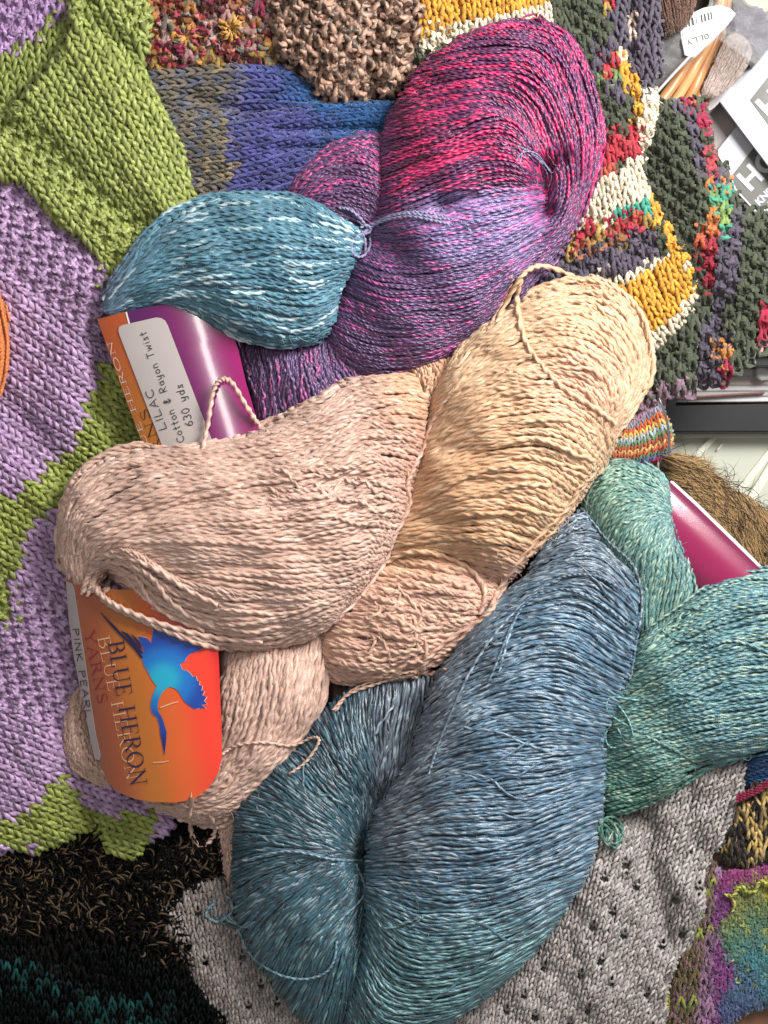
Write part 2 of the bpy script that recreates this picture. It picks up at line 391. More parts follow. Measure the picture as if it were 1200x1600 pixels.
def flat_mat(name, col, rough=0.5, spec=0.5, coat=0, noise=0.0, nscale=60, metal=0, attr=False, bump=0):
    m = bpy.data.materials.new(name); m.use_nodes = True; nt = m.node_tree; b = nt.nodes['Principled BSDF']
    c = tuple(lin(col)) + (1,) if isinstance(col, str) else tuple(col) + (1,)
    tc = nt.nodes.new('ShaderNodeTexCoord'); nz = nt.nodes.new('ShaderNodeTexNoise'); nz.inputs['Scale'].default_value = nscale; nz.inputs['Detail'].default_value = 5
    nt.links.new(tc.outputs['Object'], nz.inputs['Vector'])
    mr = nt.nodes.new('ShaderNodeMapRange'); mr.inputs[1].default_value = 0.3; mr.inputs[2].default_value = 0.7
    mr.inputs[3].default_value = 1 - noise; mr.inputs[4].default_value = 1 + noise
    nt.links.new(nz.outputs['Fac'], mr.inputs[0])
    mx = nt.nodes.new('ShaderNodeVectorMath'); mx.operation = 'SCALE'; nt.links.new(mr.outputs[0], mx.inputs['Scale'])
    if attr:
        at = nt.nodes.new('ShaderNodeAttribute'); at.attribute_name = 'Col'; nt.links.new(at.outputs['Color'], mx.inputs[0])
    else: mx.inputs[0].default_value = c[:3]
    nt.links.new(mx.outputs[0], b.inputs['Base Color'])
    if bump:
        bp = nt.nodes.new('ShaderNodeBump'); bp.inputs['Strength'].default_value = bump; bp.inputs['Distance'].default_value = 0.001
        nt.links.new(nz.outputs['Fac'], bp.inputs['Height']); nt.links.new(bp.outputs[0], b.inputs['Normal'])
        nt.links.new(bp.outputs[0], b.inputs['Coat Normal'])
    b.inputs['Roughness'].default_value = rough; b.inputs['Specular IOR Level'].default_value = spec
    b.inputs['Coat Weight'].default_value = coat; b.inputs['Coat Roughness'].default_value = 0.1; b.inputs['Metallic'].default_value = metal
    return m
# ------------------------------------------------------------------ yarn colours
def seg(s, rid, L, seed=0.0):
    """random number per slub segment along each strand"""
    return h1(np.floor(s / L + rid * 57.3 + seed) * 1.371 + np.floor(rid * 997) * 0.731 + seed)
def vary(c, s, rid, a=0.16):
    return c * (1 + a * (h1(rid * 31.7) - 0.5) * 2 + a * 0.6 * np.sin(s / 37.0 + rid * 40))[..., None]

def col_lilac(px, py, s, rid):
    shp = np.broadcast(px, s).shape; px = np.broadcast_to(px, shp); py = np.broadcast_to(py, shp)
    slate = C3(lin('#6c4f7e'), shp); plum = C3(lin('#6f3468'), shp); wine = C3(lin('#7d1a44'), shp)
    lil = C3(lin('#8f84bd'), shp)
    wx = px + 22 * np.sin(py / 23 + rid * 9); wy = py + 22 * np.sin(px / 31 + rid * 12)
    m1 = sm(430, 250, wy) * (0.3 + 0.7 * sm(575, 660, wx))
    base = mixc(slate, plum, m1); base = mixc(base, wine, m1 * sm(760, 610, wx) * sm(330, 230, wy) * sm(40, 120, wy) * 0.8 * sm(585, 630, px))
    lt = sm(120, 30, np.hypot((wx - 745) / 1.25, wy - 345)) * sm(285, 305, py + 0.06 * (px - 745))
    base = mixc(base, lil, lt * 0.8)
    pk = mixc(C3(lin('#b9559c'), shp), C3(lin('#dd2772'), shp), m1); pk = mixc(pk, C3(lin('#d77fc6'), shp), lt)
    q = seg(s, rid, 56, 1.0); fr = 0.13 + 0.17 * m1 * sm(570, 700, px + 0.3 * py)
    q2 = seg(s, rid, 75, 5.0)
    fl = ((q < fr) | (q2 < fr * 0.5)).astype(float)
    c1 = mixc(base, pk, fl); c2 = mixc(base * 0.8, pk, ((q < fr * 0.55)).astype(float) * 0.9)
    return vary(c1, s, rid), vary(c2, s, rid)
def col_aqua(px, py, s, rid):
    shp = np.broadcast(px, s).shape
    a = C3(lin('#5d92a6'), shp); b = C3(lin('#426f86'), shp); wh = C3(lin('#b5ced6'), shp); pur = C3(lin('#7a6488'), shp)
    e = sm(230, 165, np.broadcast_to(px, shp)) * (h1(rid * 77) * np.ones(shp))
    base = mixc(mixc(a, b, h1(rid * 13.1) * np.ones(shp)), pur, e * 0.6)
    q = seg(s, rid, 54, 2.0); f = (q < 0.14).astype(float)
    return vary(mixc(base, wh, f * 0.9), s, rid), vary(mixc(base * 0.85, wh, (q < 0.12) * 0.8), s, rid)
def col_cream(px, py, s, rid):
    shp = np.broadcast(px, s).shape; px = np.broadcast_to(px, shp); py = np.broadcast_to(py, shp)
    cr = C3(lin('#dcb48e'), shp); ho = C3(lin('#cb9466'), shp); pk = C3(lin('#d3a896'), shp); rose = C3(lin('#e0a890'), shp)
    wx = px + 25 * np.sin(py / 40 + rid * 6)
    t = sm(500, 900, py + 18 * np.sin(px / 60)); base = mixc(cr, ho, sm(520, 780, py) * 0.55 * sm(960, 700, wx))
    base = mixc(base, pk, sm(850, 930, py + 0.1 * (px - 640)) * 0.85)
    base = mixc(base, rose, 0.55 * sm(55, 15, np.hypot((wx - 905) / 2.0, (py - 600) / 1.6)))
    q = seg(s, rid, 30, 3.0); lt = C3(lin('#f5dcb6'), shp)
    return vary(mixc(base, lt, (q < 0.14) * 0.45), s, rid, 0.1), vary(mixc(base * 0.9, lt, (q > 0.92) * 0.4), s, rid, 0.1)
def col_pink(px, py, s, rid):
    shp = np.broadcast(px, s).shape; px = np.broadcast_to(px, shp); py = np.broadcast_to(py, shp)
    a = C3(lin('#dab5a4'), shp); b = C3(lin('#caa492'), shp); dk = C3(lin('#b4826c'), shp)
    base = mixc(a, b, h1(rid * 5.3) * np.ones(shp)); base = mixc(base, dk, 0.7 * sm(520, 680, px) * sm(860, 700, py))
    base = mixc(base, C3(lin('#dfae84'), shp), 0.7 * sm(560, 640, px) * sm(700, 610, py))
    q = seg(s, rid, 30, 4.0); lt = C3(lin('#ecd0c0'), shp)
    return vary(mixc(base, lt, (q < 0.14) * 0.45), s, rid, 0.1), vary(mixc(base * 0.88, lt, (q > 0.92) * 0.6), s, rid, 0.1)
def col_blue(px, py, s, rid):
    shp = np.broadcast(px, s).shape; px = np.broadcast_to(px, shp); py = np.broadcast_to(py, shp)
    wx = px + 30 * np.sin(py / 37 + rid * 8); wy = py + 30 * np.sin(px / 33 + rid * 5)
    bl = C3(lin('#5b7f99'), shp); te = C3(lin('#56848e'), shp); gr = C3(lin('#6a6c72'), shp); dk = C3(lin('#26495a'), shp)
    base = mixc(bl, te, sm(1330, 1520, wy)); base = mixc(base, gr, 0.65 * sm(780, 660, wx + 0.25 * (wy - 1150)) * sm(1420, 1300, wy))
    base = mixc(base, gr, 0.5 * sm(960, 880, wy))
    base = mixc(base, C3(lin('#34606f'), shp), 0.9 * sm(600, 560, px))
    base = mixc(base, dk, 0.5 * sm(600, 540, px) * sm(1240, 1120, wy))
    lt = mixc(C3(lin('#b4c6d2'), shp), C3(lin('#93c7c6'), shp), sm(1380, 1520, wy))
    q = seg(s, rid, 58, 6.0); d2 = mixc(base * 0.72, C3(lin('#5a4f58'), shp), 0.35 * (seg(s, rid, 110, 8.0) < 0.5))
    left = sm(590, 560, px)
    return vary(mixc(base, lt, (q < 0.30) * (0.45 - 0.15 * left)), s, rid), vary(mixc(d2, lt, (q > 0.93) * 0.7), s, rid)
def col_green(px, py, s, rid):
    shp = np.broadcast(px, s).shape; px = np.broadcast_to(px, shp); py = np.broadcast_to(py, shp)
    a = C3(lin('#6c9a95'), shp); b = C3(lin('#5f909a'), shp); g = C3(lin('#7a9a72'), shp)
    base = mixc(a, b, sm(1020, 1120, px + 30 * np.sin(py / 40))); base = mixc(base, g, 0.35 * sm(1010, 950, px) * sm(880, 820, py))
    base = mixc(base, C3(lin('#3f7f68'), shp), 0.6 * sm(1160, 1240, py))
    lt = C3(lin('#b4cab0'), shp); q = seg(s, rid, 52, 7.0)
    return vary(mixc(base, lt, (q < 0.26) * 0.5), s, rid), vary(mixc(base * 0.75, lt, (q > 0.88) * 0.7), s, rid)

m_lilac = yarn_mat('lilac_yarn', 0.36, 0.6, 0.1, 0.1, 900)
m_aqua = yarn_mat('aqua_yarn', 0.5, 0.4, 0.2)
m_pink = yarn_mat('pink_yarn', 0.5, 0.4, 0.2)
m_blue = yarn_mat('blue_yarn', 0.34, 0.65, 0.1)
m_green = yarn_mat('green_yarn', 0.42, 0.5, 0.15)
m_tie = yarn_mat('tie_yarn', 0.6, 0.3, 0.3)

# ------------------------------------------------------------------ strokes for writing
def arc(cx, cy, rx, ry, a0, a1, n=10):
    return [(cx + rx * math.cos(math.radians(a0 + (a1 - a0) * i / n)), cy + ry * math.sin(math.radians(a0 + (a1 - a0) * i / n))) for i in range(n + 1)]
HAND = {
 'L': (0.62, [[(0.05, 1), (0.0, 0), (0.55, 0.04)]]), 'I': (0.22, [[(0.1, 1), (0.08, 0)]]), 'A': (0.72, [[(0, 0), (0.36, 1), (0.66, 0)], [(0.12, 0.36), (0.58, 0.36)]]),
 'C': (0.66, [arc(0.4, 0.5, 0.38, 0.5, 50, 310)]), 'P': (0.6, [[(0.05, 0), (0.06, 1)], [(0.06, 1)] + arc(0.2, 0.76, 0.34, 0.24, 90, -90) + [(0.06, 0.5)]]),
 'N': (0.7, [[(0.02, 0), (0.05, 1), (0.55, 0), (0.58, 1)]]), 'K': (0.62, [[(0.05, 1), (0.05, 0)], [(0.55, 1), (0.06, 0.45), (0.56, 0)]]),
 'E': (0.56, [[(0.5, 1), (0.05, 1), (0.05, 0), (0.5, 0)], [(0.05, 0.52), (0.42, 0.52)]]), 'R': (0.66, [[(0.05, 0), (0.06, 1)] + arc(0.22, 0.76, 0.34, 0.24, 90, -90) + [(0.08, 0.5), (0.58, 0)]]),
 'T': (0.66, [[(0, 1), (0.62, 1)], [(0.32, 1), (0.28, 0)]]), 'w': (0.7, [[(0, 0.62), (0.14, 0), (0.32, 0.5), (0.48, 0), (0.64, 0.62)]]),
 'o': (0.52, [arc(0.24, 0.28, 0.22, 0.28, 90, 450, 14)]), 't': (0.42, [[(0.2, 0.95), (0.17, 0.05), (0.3, 0)], [(0, 0.62), (0.38, 0.64)]]),
 'n': (0.52, [[(0.04, 0.6), (0.04, 0)], [(0.04, 0.42)] + arc(0.22, 0.4, 0.18, 0.2, 150, 0, 6) + [(0.42, 0)]]),
 'a': (0.54, [arc(0.22, 0.28, 0.2, 0.27, 20, 380, 12), [(0.42, 0.58), (0.42, 0.06), (0.5, 0)]]),
 'y': (0.54, [[(0.02, 0.6), (0.06, 0.1), (0.36, 0.14), (0.42, 0.6)], [(0.42, 0.6), (0.38, -0.25), (0.1, -0.34)]]),
 'i': (0.2, [[(0.08, 0.6), (0.08, 0)], [(0.08, 0.84), (0.1, 0.88)]]), 's': (0.44, [[(0.38, 0.55), (0.14, 0.6), (0.1, 0.38), (0.34, 0.26), (0.32, 0.04), (0.02, 0.04)]]),
 'd': (0.54, [arc(0.22, 0.28, 0.2, 0.27, 20, 380, 12), [(0.42, 1), (0.42, 0)]]), 'r': (0.4, [[(0.04, 0.6), (0.04, 0)], [(0.04, 0.4), (0.18, 0.58), (0.34, 0.56)]]),
 '6': (0.54, [[(0.4, 0.98), (0.1, 0.6)] + arc(0.25, 0.26, 0.22, 0.26, 150, 500, 12)]), '3': (0.54, [[(0.05, 0.95)] + arc(0.22, 0.75, 0.22, 0.23, 80, -80, 6) + arc(0.22, 0.26, 0.25, 0.27, 80, -140, 8)]),
 '0': (0.58, [arc(0.26, 0.5, 0.23, 0.5, 90, 450, 16)]), ')': (0.3, [arc(-0.1, 0.45, 0.3, 0.6, 60, -60, 6)]), ' ': (0.42, []),
 '&': (0.62, [[(0.5, 0.85), (0.2, 0.9), (0.1, 0.72), (0.4, 0.62)], [(0.4, 0.62), (0.06, 0.42), (0.1, 0.05), (0.4, 0.06), (0.52, 0.3)], [(0.3, 1.02), (0.26, -0.08)]]),
 'O': (0.8, [arc(0.38, 0.5, 0.36, 0.5, 90, 450, 18)]), 'L2': (0, [])}
def _stem(x, y0=0, y1=1, sl=0.13): return [((x, y0), (x, y1), 0.12), ((x - sl, y0 + .015), (x + sl, y0 + .015), 0.035), ((x - sl, y1 - .015), (x + sl, y1 - .015), 0.035)]
def _poly(pts, w): return [(pts[i], pts[i + 1], w) for i in range(len(pts) - 1)]
def _bowl(cx, cy, rx, ry, a0, a1, n=10, thick=0.115, thin=0.04):
    p = arc(cx, cy, rx, ry, a0, a1, n); r = []
    for i in range(n):
        mid = math.radians(a0 + (a1 - a0) * (i + 0.5) / n); r.append((p[i], p[i + 1], thin + (thick - thin) * abs(math.cos(mid)) ** 1.3))
    return r
SERIF = {
 'B': (0.66, _stem(0.16) + _bowl(0.3, 0.76, 0.22, 0.235, 90, -90) + _bowl(0.3, 0.27, 0.27, 0.255, 90, -90) + _poly([(0.16, 0.99), (0.3, 0.995)], .04) + _poly([(0.16, 0.525), (0.3, 0.525)], .04) + _poly([(0.16, 0.015), (0.3, 0.015)], .04)),
 'L': (0.6, _stem(0.16) + _poly([(0.16, 0.02), (0.52, 0.02), (0.55, 0.2)], .045)),
 'U': (0.78, _stem(0.16, 0.3, 1)[:1] + [((0.03, 0.985), (0.29, 0.985), .035), ((0.5, 0.985), (0.74, 0.985), .035), ((0.62, 0.3), (0.62, 1), .05)] + _bowl(0.39, 0.3, 0.23, 0.29, 180, 360, 10, 0.08, 0.05)),
 'E': (0.62, _stem(0.16) + _poly([(0.16, 0.985), (0.5, 0.985), (0.52, 0.83)], .04) + _poly([(0.16, 0.52), (0.42, 0.52)], .04) + [((0.42, 0.42), (0.42, 0.62), .035)] + _poly([(0.16, 0.015), (0.52, 0.015), (0.56, 0.19)], .045)),
 'H': (0.84, _stem(0.16) + _stem(0.66) + [((0.16, 0.51), (0.66, 0.51), .04)]),
 'R': (0.72, _stem(0.16) + _bowl(0.3, 0.755, 0.23, 0.24, 90, -90) + _poly([(0.16, 0.99), (0.3, 0.995)], .04) + _poly([(0.16, 0.515), (0.32, 0.515)], .04) + [((0.34, 0.51), (0.64, 0.02), .11), ((0.6, 0.015), (0.74, 0.015), .035)]),
 'O': (0.84, _bowl(0.41, 0.5, 0.34, 0.495, 0, 360, 22, 0.13, 0.04)),
 'N': (0.84, [((0.16, 0), (0.16, 1), .045), ((0.66, 0), (0.66, 1), .045), ((0.14, 0.99), (0.66, 0.02), .125), ((0.04, 0.015), (0.28, 0.015), .035), ((0.03, 0.985), (0.2, 0.985), .035), ((0.54, 0.985), (0.78, 0.985), .035)]),
 'Y': (0.72, [((0.06, 0.99), (0.36, 0.45), .12), ((0.64, 0.99), (0.36, 0.45), .05), ((0.36, 0), (0.36, 0.47), .12), ((-0.03, 0.985), (0.2, 0.985), .035), ((0.52, 0.985), (0.74, 0.985), .035), ((0.24, 0.015), (0.48, 0.015), .035)]),
 'A': (0.76, [((0.08, 0.01), (0.37, 1), .05), ((0.37, 1), (0.66, 0.01), .125), ((0.17, 0.34), (0.56, 0.34), .04), ((-0.02, 0.015), (0.2, 0.015), .035), ((0.54, 0.015), (0.78, 0.015), .035)]),
 'S': (0.56, _bowl(0.28, 0.76, 0.2, 0.23, 30, 230, 9, .07, .06) + [((0.15, 0.6), (0.42, 0.4), .12)] + _bowl(0.27, 0.26, 0.22, 0.25, 50, -150, 9, .08, .06)),
 ' ': (0.42, [])}
def text_segs(txt, font):
    segs = []; x = 0
    for ch in txt:
        adv, st = font[ch]
        for q in st:
            if font is not SERIF:
                for i in range(len(q) - 1): segs.append(((q[i][0] + x, q[i][1]), (q[i + 1][0] + x, q[i + 1][1]), None))
            else: segs.append(((q[0][0] + x, q[0][1]), (q[1][0] + x, q[1][1]), q[2]))
        x += adv + (0.16 if font is not SERIF else 0.02)
    return segs, x
def writing(name, parent, txt, font, p0, p1, h, zf, mat, up=1, wpen=0.09, off=0.5, colr=(0, 0, 0), curve=0.0, clip=None):
    """text laid on a surface zf(px,py): baseline p0 -> p1, letter height h px, up=+1 letter tops to the right of the direction of travel on the photo"""
    segs, tot = text_segs(txt, font); p0 = np.array(p0, float); p1 = np.array(p1, float); d = p1 - p0; L = np.linalg.norm(d); d /= L
    n = np.array([d[1], -d[0]]) * up; sx = L / tot
    g = Geo(); V = []; F = []
    for k, (a, b, wd) in enumerate(segs):
        def mp(p):
            t = p[0] / tot; return p0 + d * p[0] * sx + n * p[1] * h + n * curve * math.sin(math.pi * t)
        A = mp(a); B = mp(b); e = B - A; le = np.linalg.norm(e)
        if le < 1e-6: continue
        e /= le; s = np.array([-e[1], e[0]]) * (wpen if wd is None else wd) * h * 0.5
        A = A - e * (0.02 if wd else 0.3 * wpen) * h; B = B + e * (0.02 if wd else 0.3 * wpen) * h
        if clip is not None and not (inside(np.array(clip, float), np.array([A[0]]), np.array([A[1]]))[0] and inside(np.array(clip, float), np.array([B[0]]), np.array([B[1]]))[0]): continue
        m = max(1, int(le / 4)); i0 = len(V)
        for i in range(m + 1):
            c = A + (B - A) * i / m
            for q in (c + s, c - s): V.append((q[0], q[1], float(zf(q[0], q[1])) + off + 0.02 * (k % 7)))
        for i in range(m): F.append((i0 + 2 * i, i0 + 2 * i + 1, i0 + 2 * i + 3, i0 + 2 * i + 2))
    V = np.array(V); g.add(W3(V[:, 0], V[:, 1], V[:, 2]), np.array(F), C3(np.array(colr), (len(V),)))
    return g.build(name, mat, parent, False)
def draped(name, outline, zf, off, mat, parent, colf=None, cell=5.0, thick=0.0, sm_n=0):
    """flat printed shape (ngon) laid over a curved surface"""
    pts = closed(outline, sm_n) if sm_n else np.array(outline, float)
    from mathutils.geometry import tessellate_polygon
    bm = bmesh.new(); vs = [bm.verts.new((p[0], p[1], 0)) for p in pts]
    for tr in tessellate_polygon([[Vector((p[0], p[1], 0)) for p in pts]]):
        try: bm.faces.new([vs[i] for i in tr])
        except ValueError: pass
    mn = pts.min(0); mx = pts.max(0)
    for ax in (0, 1):
        x = mn[ax] + cell
        while x < mx[ax]:
            co = [0, 0, 0]; no = [0, 0, 0]; co[ax] = x; no[ax] = 1
            bmesh.ops.bisect_plane(bm, geom=bm.verts[:] + bm.edges[:] + bm.faces[:], plane_co=co, plane_no=no); x += cell
    me = bpy.data.meshes.new(name)
    xy = np.array([(v.co.x, v.co.y) for v in bm.verts]); z = zf(xy[:, 0], xy[:, 1]) + off
    w3 = W3(xy[:, 0], xy[:, 1], z)
    for v, q in zip(bm.verts, w3): v.co = q
    for f_ in bm.faces:
        f_.smooth = True
        if f_.normal.z < 0: pass
    bmesh.ops.recalc_face_normals(bm, faces=bm.faces[:]); bm.to_mesh(me); bm.free()
    if sum(p.normal.z for p in me.polygons) < 0: me.flip_normals()
    a = me.color_attributes.new('Col', 'FLOAT_COLOR', 'POINT')
    c = colf(xy[:, 0], xy[:, 1]) if colf else np.ones((len(xy), 3)) * 0.5
    a.data.foreach_set('color', np.concatenate([c, np.ones((len(c), 1))], 1).astype(np.float32).ravel())
    me.materials.append(mat); o = bpy.data.objects.new(name, me); sc.collection.objects.link(o)
    if parent: o.parent = parent
    if thick:
        pass
    if thick:
        md = o.modifiers.new('thickness', 'SOLIDIFY'); md.thickness = thick * S; md.offset = -1
        es = o.modifiers.new('edges', 'EDGE_SPLIT'); es.split_angle = 0.7
    return o
m_ink = flat_mat('pen_ink', '#15151d', 0.5); m_print = flat_mat('printed_gloss', '#888888', 0.22, 0.5, 0.9, attr=True, noise=0.03, bump=0.06, nscale=25)
m_paper = flat_mat('sticker_paper', '#b8aeab', 0.5, 0.3, 0.15, noise=0.03)
m_edge = flat_mat('paper_edge', '#e8e4de', 0.7)

# ================================================================== SKEIN 1: lilac / magenta
def build_lilac():
    t = thing('yarn_skein', 'magenta and purple slubbed yarn skein with a pale teal end, tied with grey-lilac string', 'yarn skein', 0, 0)
    N = 'strand_bundle'
    bundle(N, t, [(436, 325), (458, 274), (502, 230), (560, 208), (612, 212), (640, 300), (620, 380), (560, 400), (480, 350)],
           [[(418, 318), (472, 246), (560, 208), (630, 222)], [(410, 350), (490, 275), (560, 245), (640, 280)], [(420, 380), (500, 300), (570, 290), (640, 340)], [(440, 400), (500, 340), (570, 350), (640, 400)]],
           34, 0.55, 100, 3.0, col_lilac, m_lilac, zbot=12, wander=3, fuzz=60, cross=19)
    bundle(N, t, [(365, 530), (440, 520), (540, 500), (600, 560), (640, 600), (560, 650), (470, 690), (415, 690), (390, 620)],
           [[(375, 500), (375, 560), (395, 620), (410, 700)], [(410, 500), (420, 570), (430, 640), (440, 700)], [(470, 500), (475, 560), (490, 620), (520, 690)], [(530, 490), (545, 550), (580, 600), (620, 660)]],
           32, 0.5, 95, 3.1, col_lilac, m_lilac, zbot=12, wander=3, fuzz=60, cross=19, pitch=24)
    FA = Field([(586, 330), (592, 240), (606, 180), (640, 120), (690, 75), (760, 38), (830, 28), (885, 52), (925, 110), (944, 190), (938, 265), (912, 330), (868, 400), (810, 475), (745, 530), (680, 570), (610, 594), (545, 578), (506, 545), (518, 480), (545, 410), (556, 360)],
               46, 0.53, folds=((852, 262, 850, 330, 17, -40), (842, 292, 690, 322, 15, -15), (600, 335, 690, 318, 16, -8), (880, 250, 850, 270, 12, -12), (855, 330, 825, 410, 14, -10), (575, 380, 620, 395, 24, -18)))
    bundle(N, t, [(586, 330), (592, 240), (606, 180), (640, 120), (690, 75), (760, 38), (830, 28), (885, 52), (925, 110), (944, 190), (938, 265), (912, 330), (868, 400), (800, 490), (750, 500), (780, 400), (740, 370), (640, 380)],
           [[(660, 500), (720, 480), (780, 450), (820, 400)], [(600, 420), (700, 390), (780, 360), (845, 310)], [(588, 345), (680, 310), (780, 275), (850, 285)], [(590, 285), (680, 250), (785, 225), (855, 275)], [(596, 225), (690, 190), (800, 180), (866, 270)],
            [(612, 165), (710, 130), (825, 140), (880, 255), (868, 330), (810, 400)], [(645, 110), (745, 78), (855, 100), (903, 240), (880, 350), (800, 440)], [(700, 65), (790, 42), (885, 80), (925, 220), (885, 360), (790, 470)], [(760, 30), (850, 22), (925, 90), (945, 220), (890, 390), (790, 510)]],
           44, 0.66, 270, 2.75, col_lilac, m_lilac, zbot=12, wander=2.6, layer=3.2, fuzz=260, cross=19, pitch=22, field=FA)
    bundle(N, t, [(548, 360), (600, 340), (680, 325), (760, 302), (825, 290), (856, 298), (862, 350), (845, 400), (800, 450), (745, 520), (680, 568), (610, 592), (545, 575), (508, 545), (520, 480)],
           [[(552, 345), (640, 328), (750, 305), (862, 290)], [(556, 362), (640, 355), (750, 335), (866, 305)], [(552, 385), (640, 400), (750, 385), (868, 330)], [(540, 420), (630, 450), (750, 435), (862, 370)],
            [(528, 465), (620, 500), (740, 485), (830, 410)], [(512, 510), (590, 550), (700, 535), (800, 460)], [(505, 545), (560, 590), (650, 590), (750, 520)]],
           62, 0.56, 215, 2.75, col_lilac, m_lilac, zbot=12, wander=2.6, layer=3.2, fuzz=200, cross=19, pitch=22, field=FA, dz=4.5)
    o = build_label_a(t)
    # pale end
    bundle(N, t, [(160, 490), (175, 440), (215, 385), (270, 342), (335, 315), (400, 306), (480, 310), (540, 338), (570, 365), (560, 405), (535, 450), (522, 500), (505, 530), (460, 540), (400, 538), (350, 525), (310, 498), (262, 478), (215, 484), (175, 496)],
           [[(158, 475), (230, 360), (330, 305), (450, 300), (565, 360)], [(162, 485), (250, 385), (350, 345), (460, 345), (568, 370)], [(168, 490), (270, 420), (380, 395), (480, 400), (560, 395)],
            [(180, 495), (280, 450), (390, 450), (480, 455), (548, 430)], [(200, 497), (280, 470), (380, 495), (470, 505), (530, 470)], [(230, 495), (290, 480), (370, 535), (460, 545), (515, 530)]],
           78, 0.5, 125, 3.7, col_aqua, m_aqua, zbot=14, wander=3.4, layer=2.6, fuzz=160, cross=19, pitch=36, endj=0.01)
    def ctie(px, py, s, rid): shp = np.shape(px); return C3(lin('#9a97bd'), shp), C3(lin('#8583a8'), shp)
    g = Geo()
    for pts in ([(566, 362, 4), (600, 345, 12), (640, 338, 14), (680, 345, 10), (712, 352, 4), (738, 352, 2)], [(568, 366, 3), (602, 341, 9), (642, 334, 11), (684, 341, 8), (716, 344, 4), (736, 362, 2)], [(566, 358, 1), (610, 337, 8), (650, 331, 9), (690, 338, 5), (722, 358, 2)],
                [(578, 358, 6), (560, 368, 4), (549, 384, 4), (553, 398, 6), (566, 401, 7), (577, 388, 7), (578, 370, 6), (570, 358, 5)],
                [(566, 362, 8), (571, 380, 6), (570, 396, 5)], [(530, 325, 1), (545, 327, 6), (562, 340, 8), (574, 356, 8)],
                [(562, 356, 9), (572, 352, 13), (580, 358, 12), (574, 365, 10), (564, 362, 8)], [(564, 350, 7), (575, 358, 12), (572, 368, 8)]):
        strand(g, pts, 2.6, ctie, pitch=14, off=2)
    g.build('tie', m_tie, t)
    g = Geo()
    for pts in ([(818, 232, 2), (835, 245, 5), (850, 262, 6), (858, 280, 3)], [(805, 252, 1), (818, 238, 5), (838, 240, 7), (856, 262, 6)], [(812, 256, 1), (820, 234, 4), (845, 250, 7), (862, 270, 5), (870, 262, 3), (878, 282, 2)], [(858, 262, 5), (862, 278, 5), (857, 292, 2)], [(808, 228, 1), (826, 236, 5), (848, 256, 7)]):
        strand(g, pts, 1.4, ctie, pitch=14, off=2)
    for pts in ([(822, 48, 0), (818, 28, 2), (832, 22, 4), (845, 24, 4), (852, 34, 2), (838, 52, 0)], [(826, 50, 0), (824, 34, 3), (842, 28, 4), (850, 42, 1)]):
        strand(g, pts, 1.8, lambda px, py, s, r: (C3(lin('#c0306e'), np.shape(px)), C3(lin('#8a2255'), np.shape(px))), pitch=14, off=1)
    g.build('loose_strand', m_tie, t)
    return t

def build_label_a(t):
    DES[0] = 0.02
    # paper band: straight axis (250,470)->(330,690); curved across
    ax = np.array([0.345, 0.939]); pr = np.array([0.939, -0.345]); o0 = np.array([152.0, 500.0])
    def zf(px, py):
        wv = (px - o0[0]) * pr[0] + (py - o0[1]) * pr[1]
        l = (px - o0[0]) * ax[0] + (py - o0[1]) * ax[1]
        return 52 + 52 * np.sqrt(np.clip(1 - ((wv - 118) / 150) ** 2, 0.02, 1)) - 0.012 * np.abs(l - 90)
    def cf(px, py):
        wv = (px - o0[0]) * pr[0] + (py - o0[1]) * pr[1]; l = (px - o0[0]) * ax[0] + (py - o0[1]) * ax[1]
        org = mixc(C3(lin('#b5501f'), px.shape), C3(lin('#b26a1c'), px.shape), sm(0, 200, l))
        mg = mixc(C3(lin('#551458'), px.shape), C3(lin('#7f0660'), px.shape), sm(60, 150, wv)); mg = mixc(mg, C3(lin('#a80266'), px.shape), sm(140, 220, wv))
        return np.where((wv > 46)[..., None], mg, org)
    ol = [(152, 499)] + [(152 + (268 - 152) * i / 6, 499 - 25 * i / 6 - 3 * math.sin(i / 6 * 3.14)) for i in range(1, 7)] + [(300, 468), (330, 474), (352, 490), (372, 545), (385, 600), (400, 650), (412, 720), (350, 735), (262, 735), (236, 715), (218, 680), (195, 620), (172, 555)]
    lb = draped('paper_label', ol, zf, 0, m_print, t, cf, thick=1.2, cell=3)
    stampz(ol, zf)
    lb['label'] = 'glossy magenta and orange paper band with a handwritten white sticker'
    draped('label_seam', [(196, 488), (198, 487), (204, 510), (202, 511)], zf, 0.9, m_edge, lb, thick=0.4)
    st = [(187, 524), (185, 517), (186, 511), (191, 508), (244, 496), (252, 497), (258, 501), (262, 508), (321, 662), (338, 705), (346, 730), (268, 738), (257, 706)]
    sp = draped('sticker', st, zf, 1.6, m_paper, lb, thick=0.5)
    writing('lettering', lb, 'Cotton & Rayon Twist', HAND, (289, 689), (227, 515), 11, zf, m_ink, up=1, off=2.6, wpen=0.1)
    writing('lettering', lb, 'r)', HAND, (298, 715), (293, 702), 11, zf, m_ink, up=1, off=2.6, wpen=0.1)
    writing('lettering', lb, 'LILAC', HAND, (260.5, 669), (237, 605), 12, zf, m_ink, up=1, off=2.6, wpen=0.1)
    writing('lettering', lb, '630 yds', HAND, (302, 664), (284.5, 597), 12, zf, m_ink, up=1, off=2.6, wpen=0.1)
    writing('lettering', lb, 'YARNS', SERIF, (274, 757), (229, 636), 13.5, zf, m_ink, up=1, off=0.9, clip=[(150, 630), (262, 630), (262, 722), (200, 722)])
    gs = writing('lettering', lb, 'BLUE HERON', SERIF, (246, 735), (173, 530), 8, zf, m_edge, up=1, off=0.9, clip=[(150, 480), (262, 480), (262, 706), (150, 706)])
    DES[0] = 0.09
    return lb

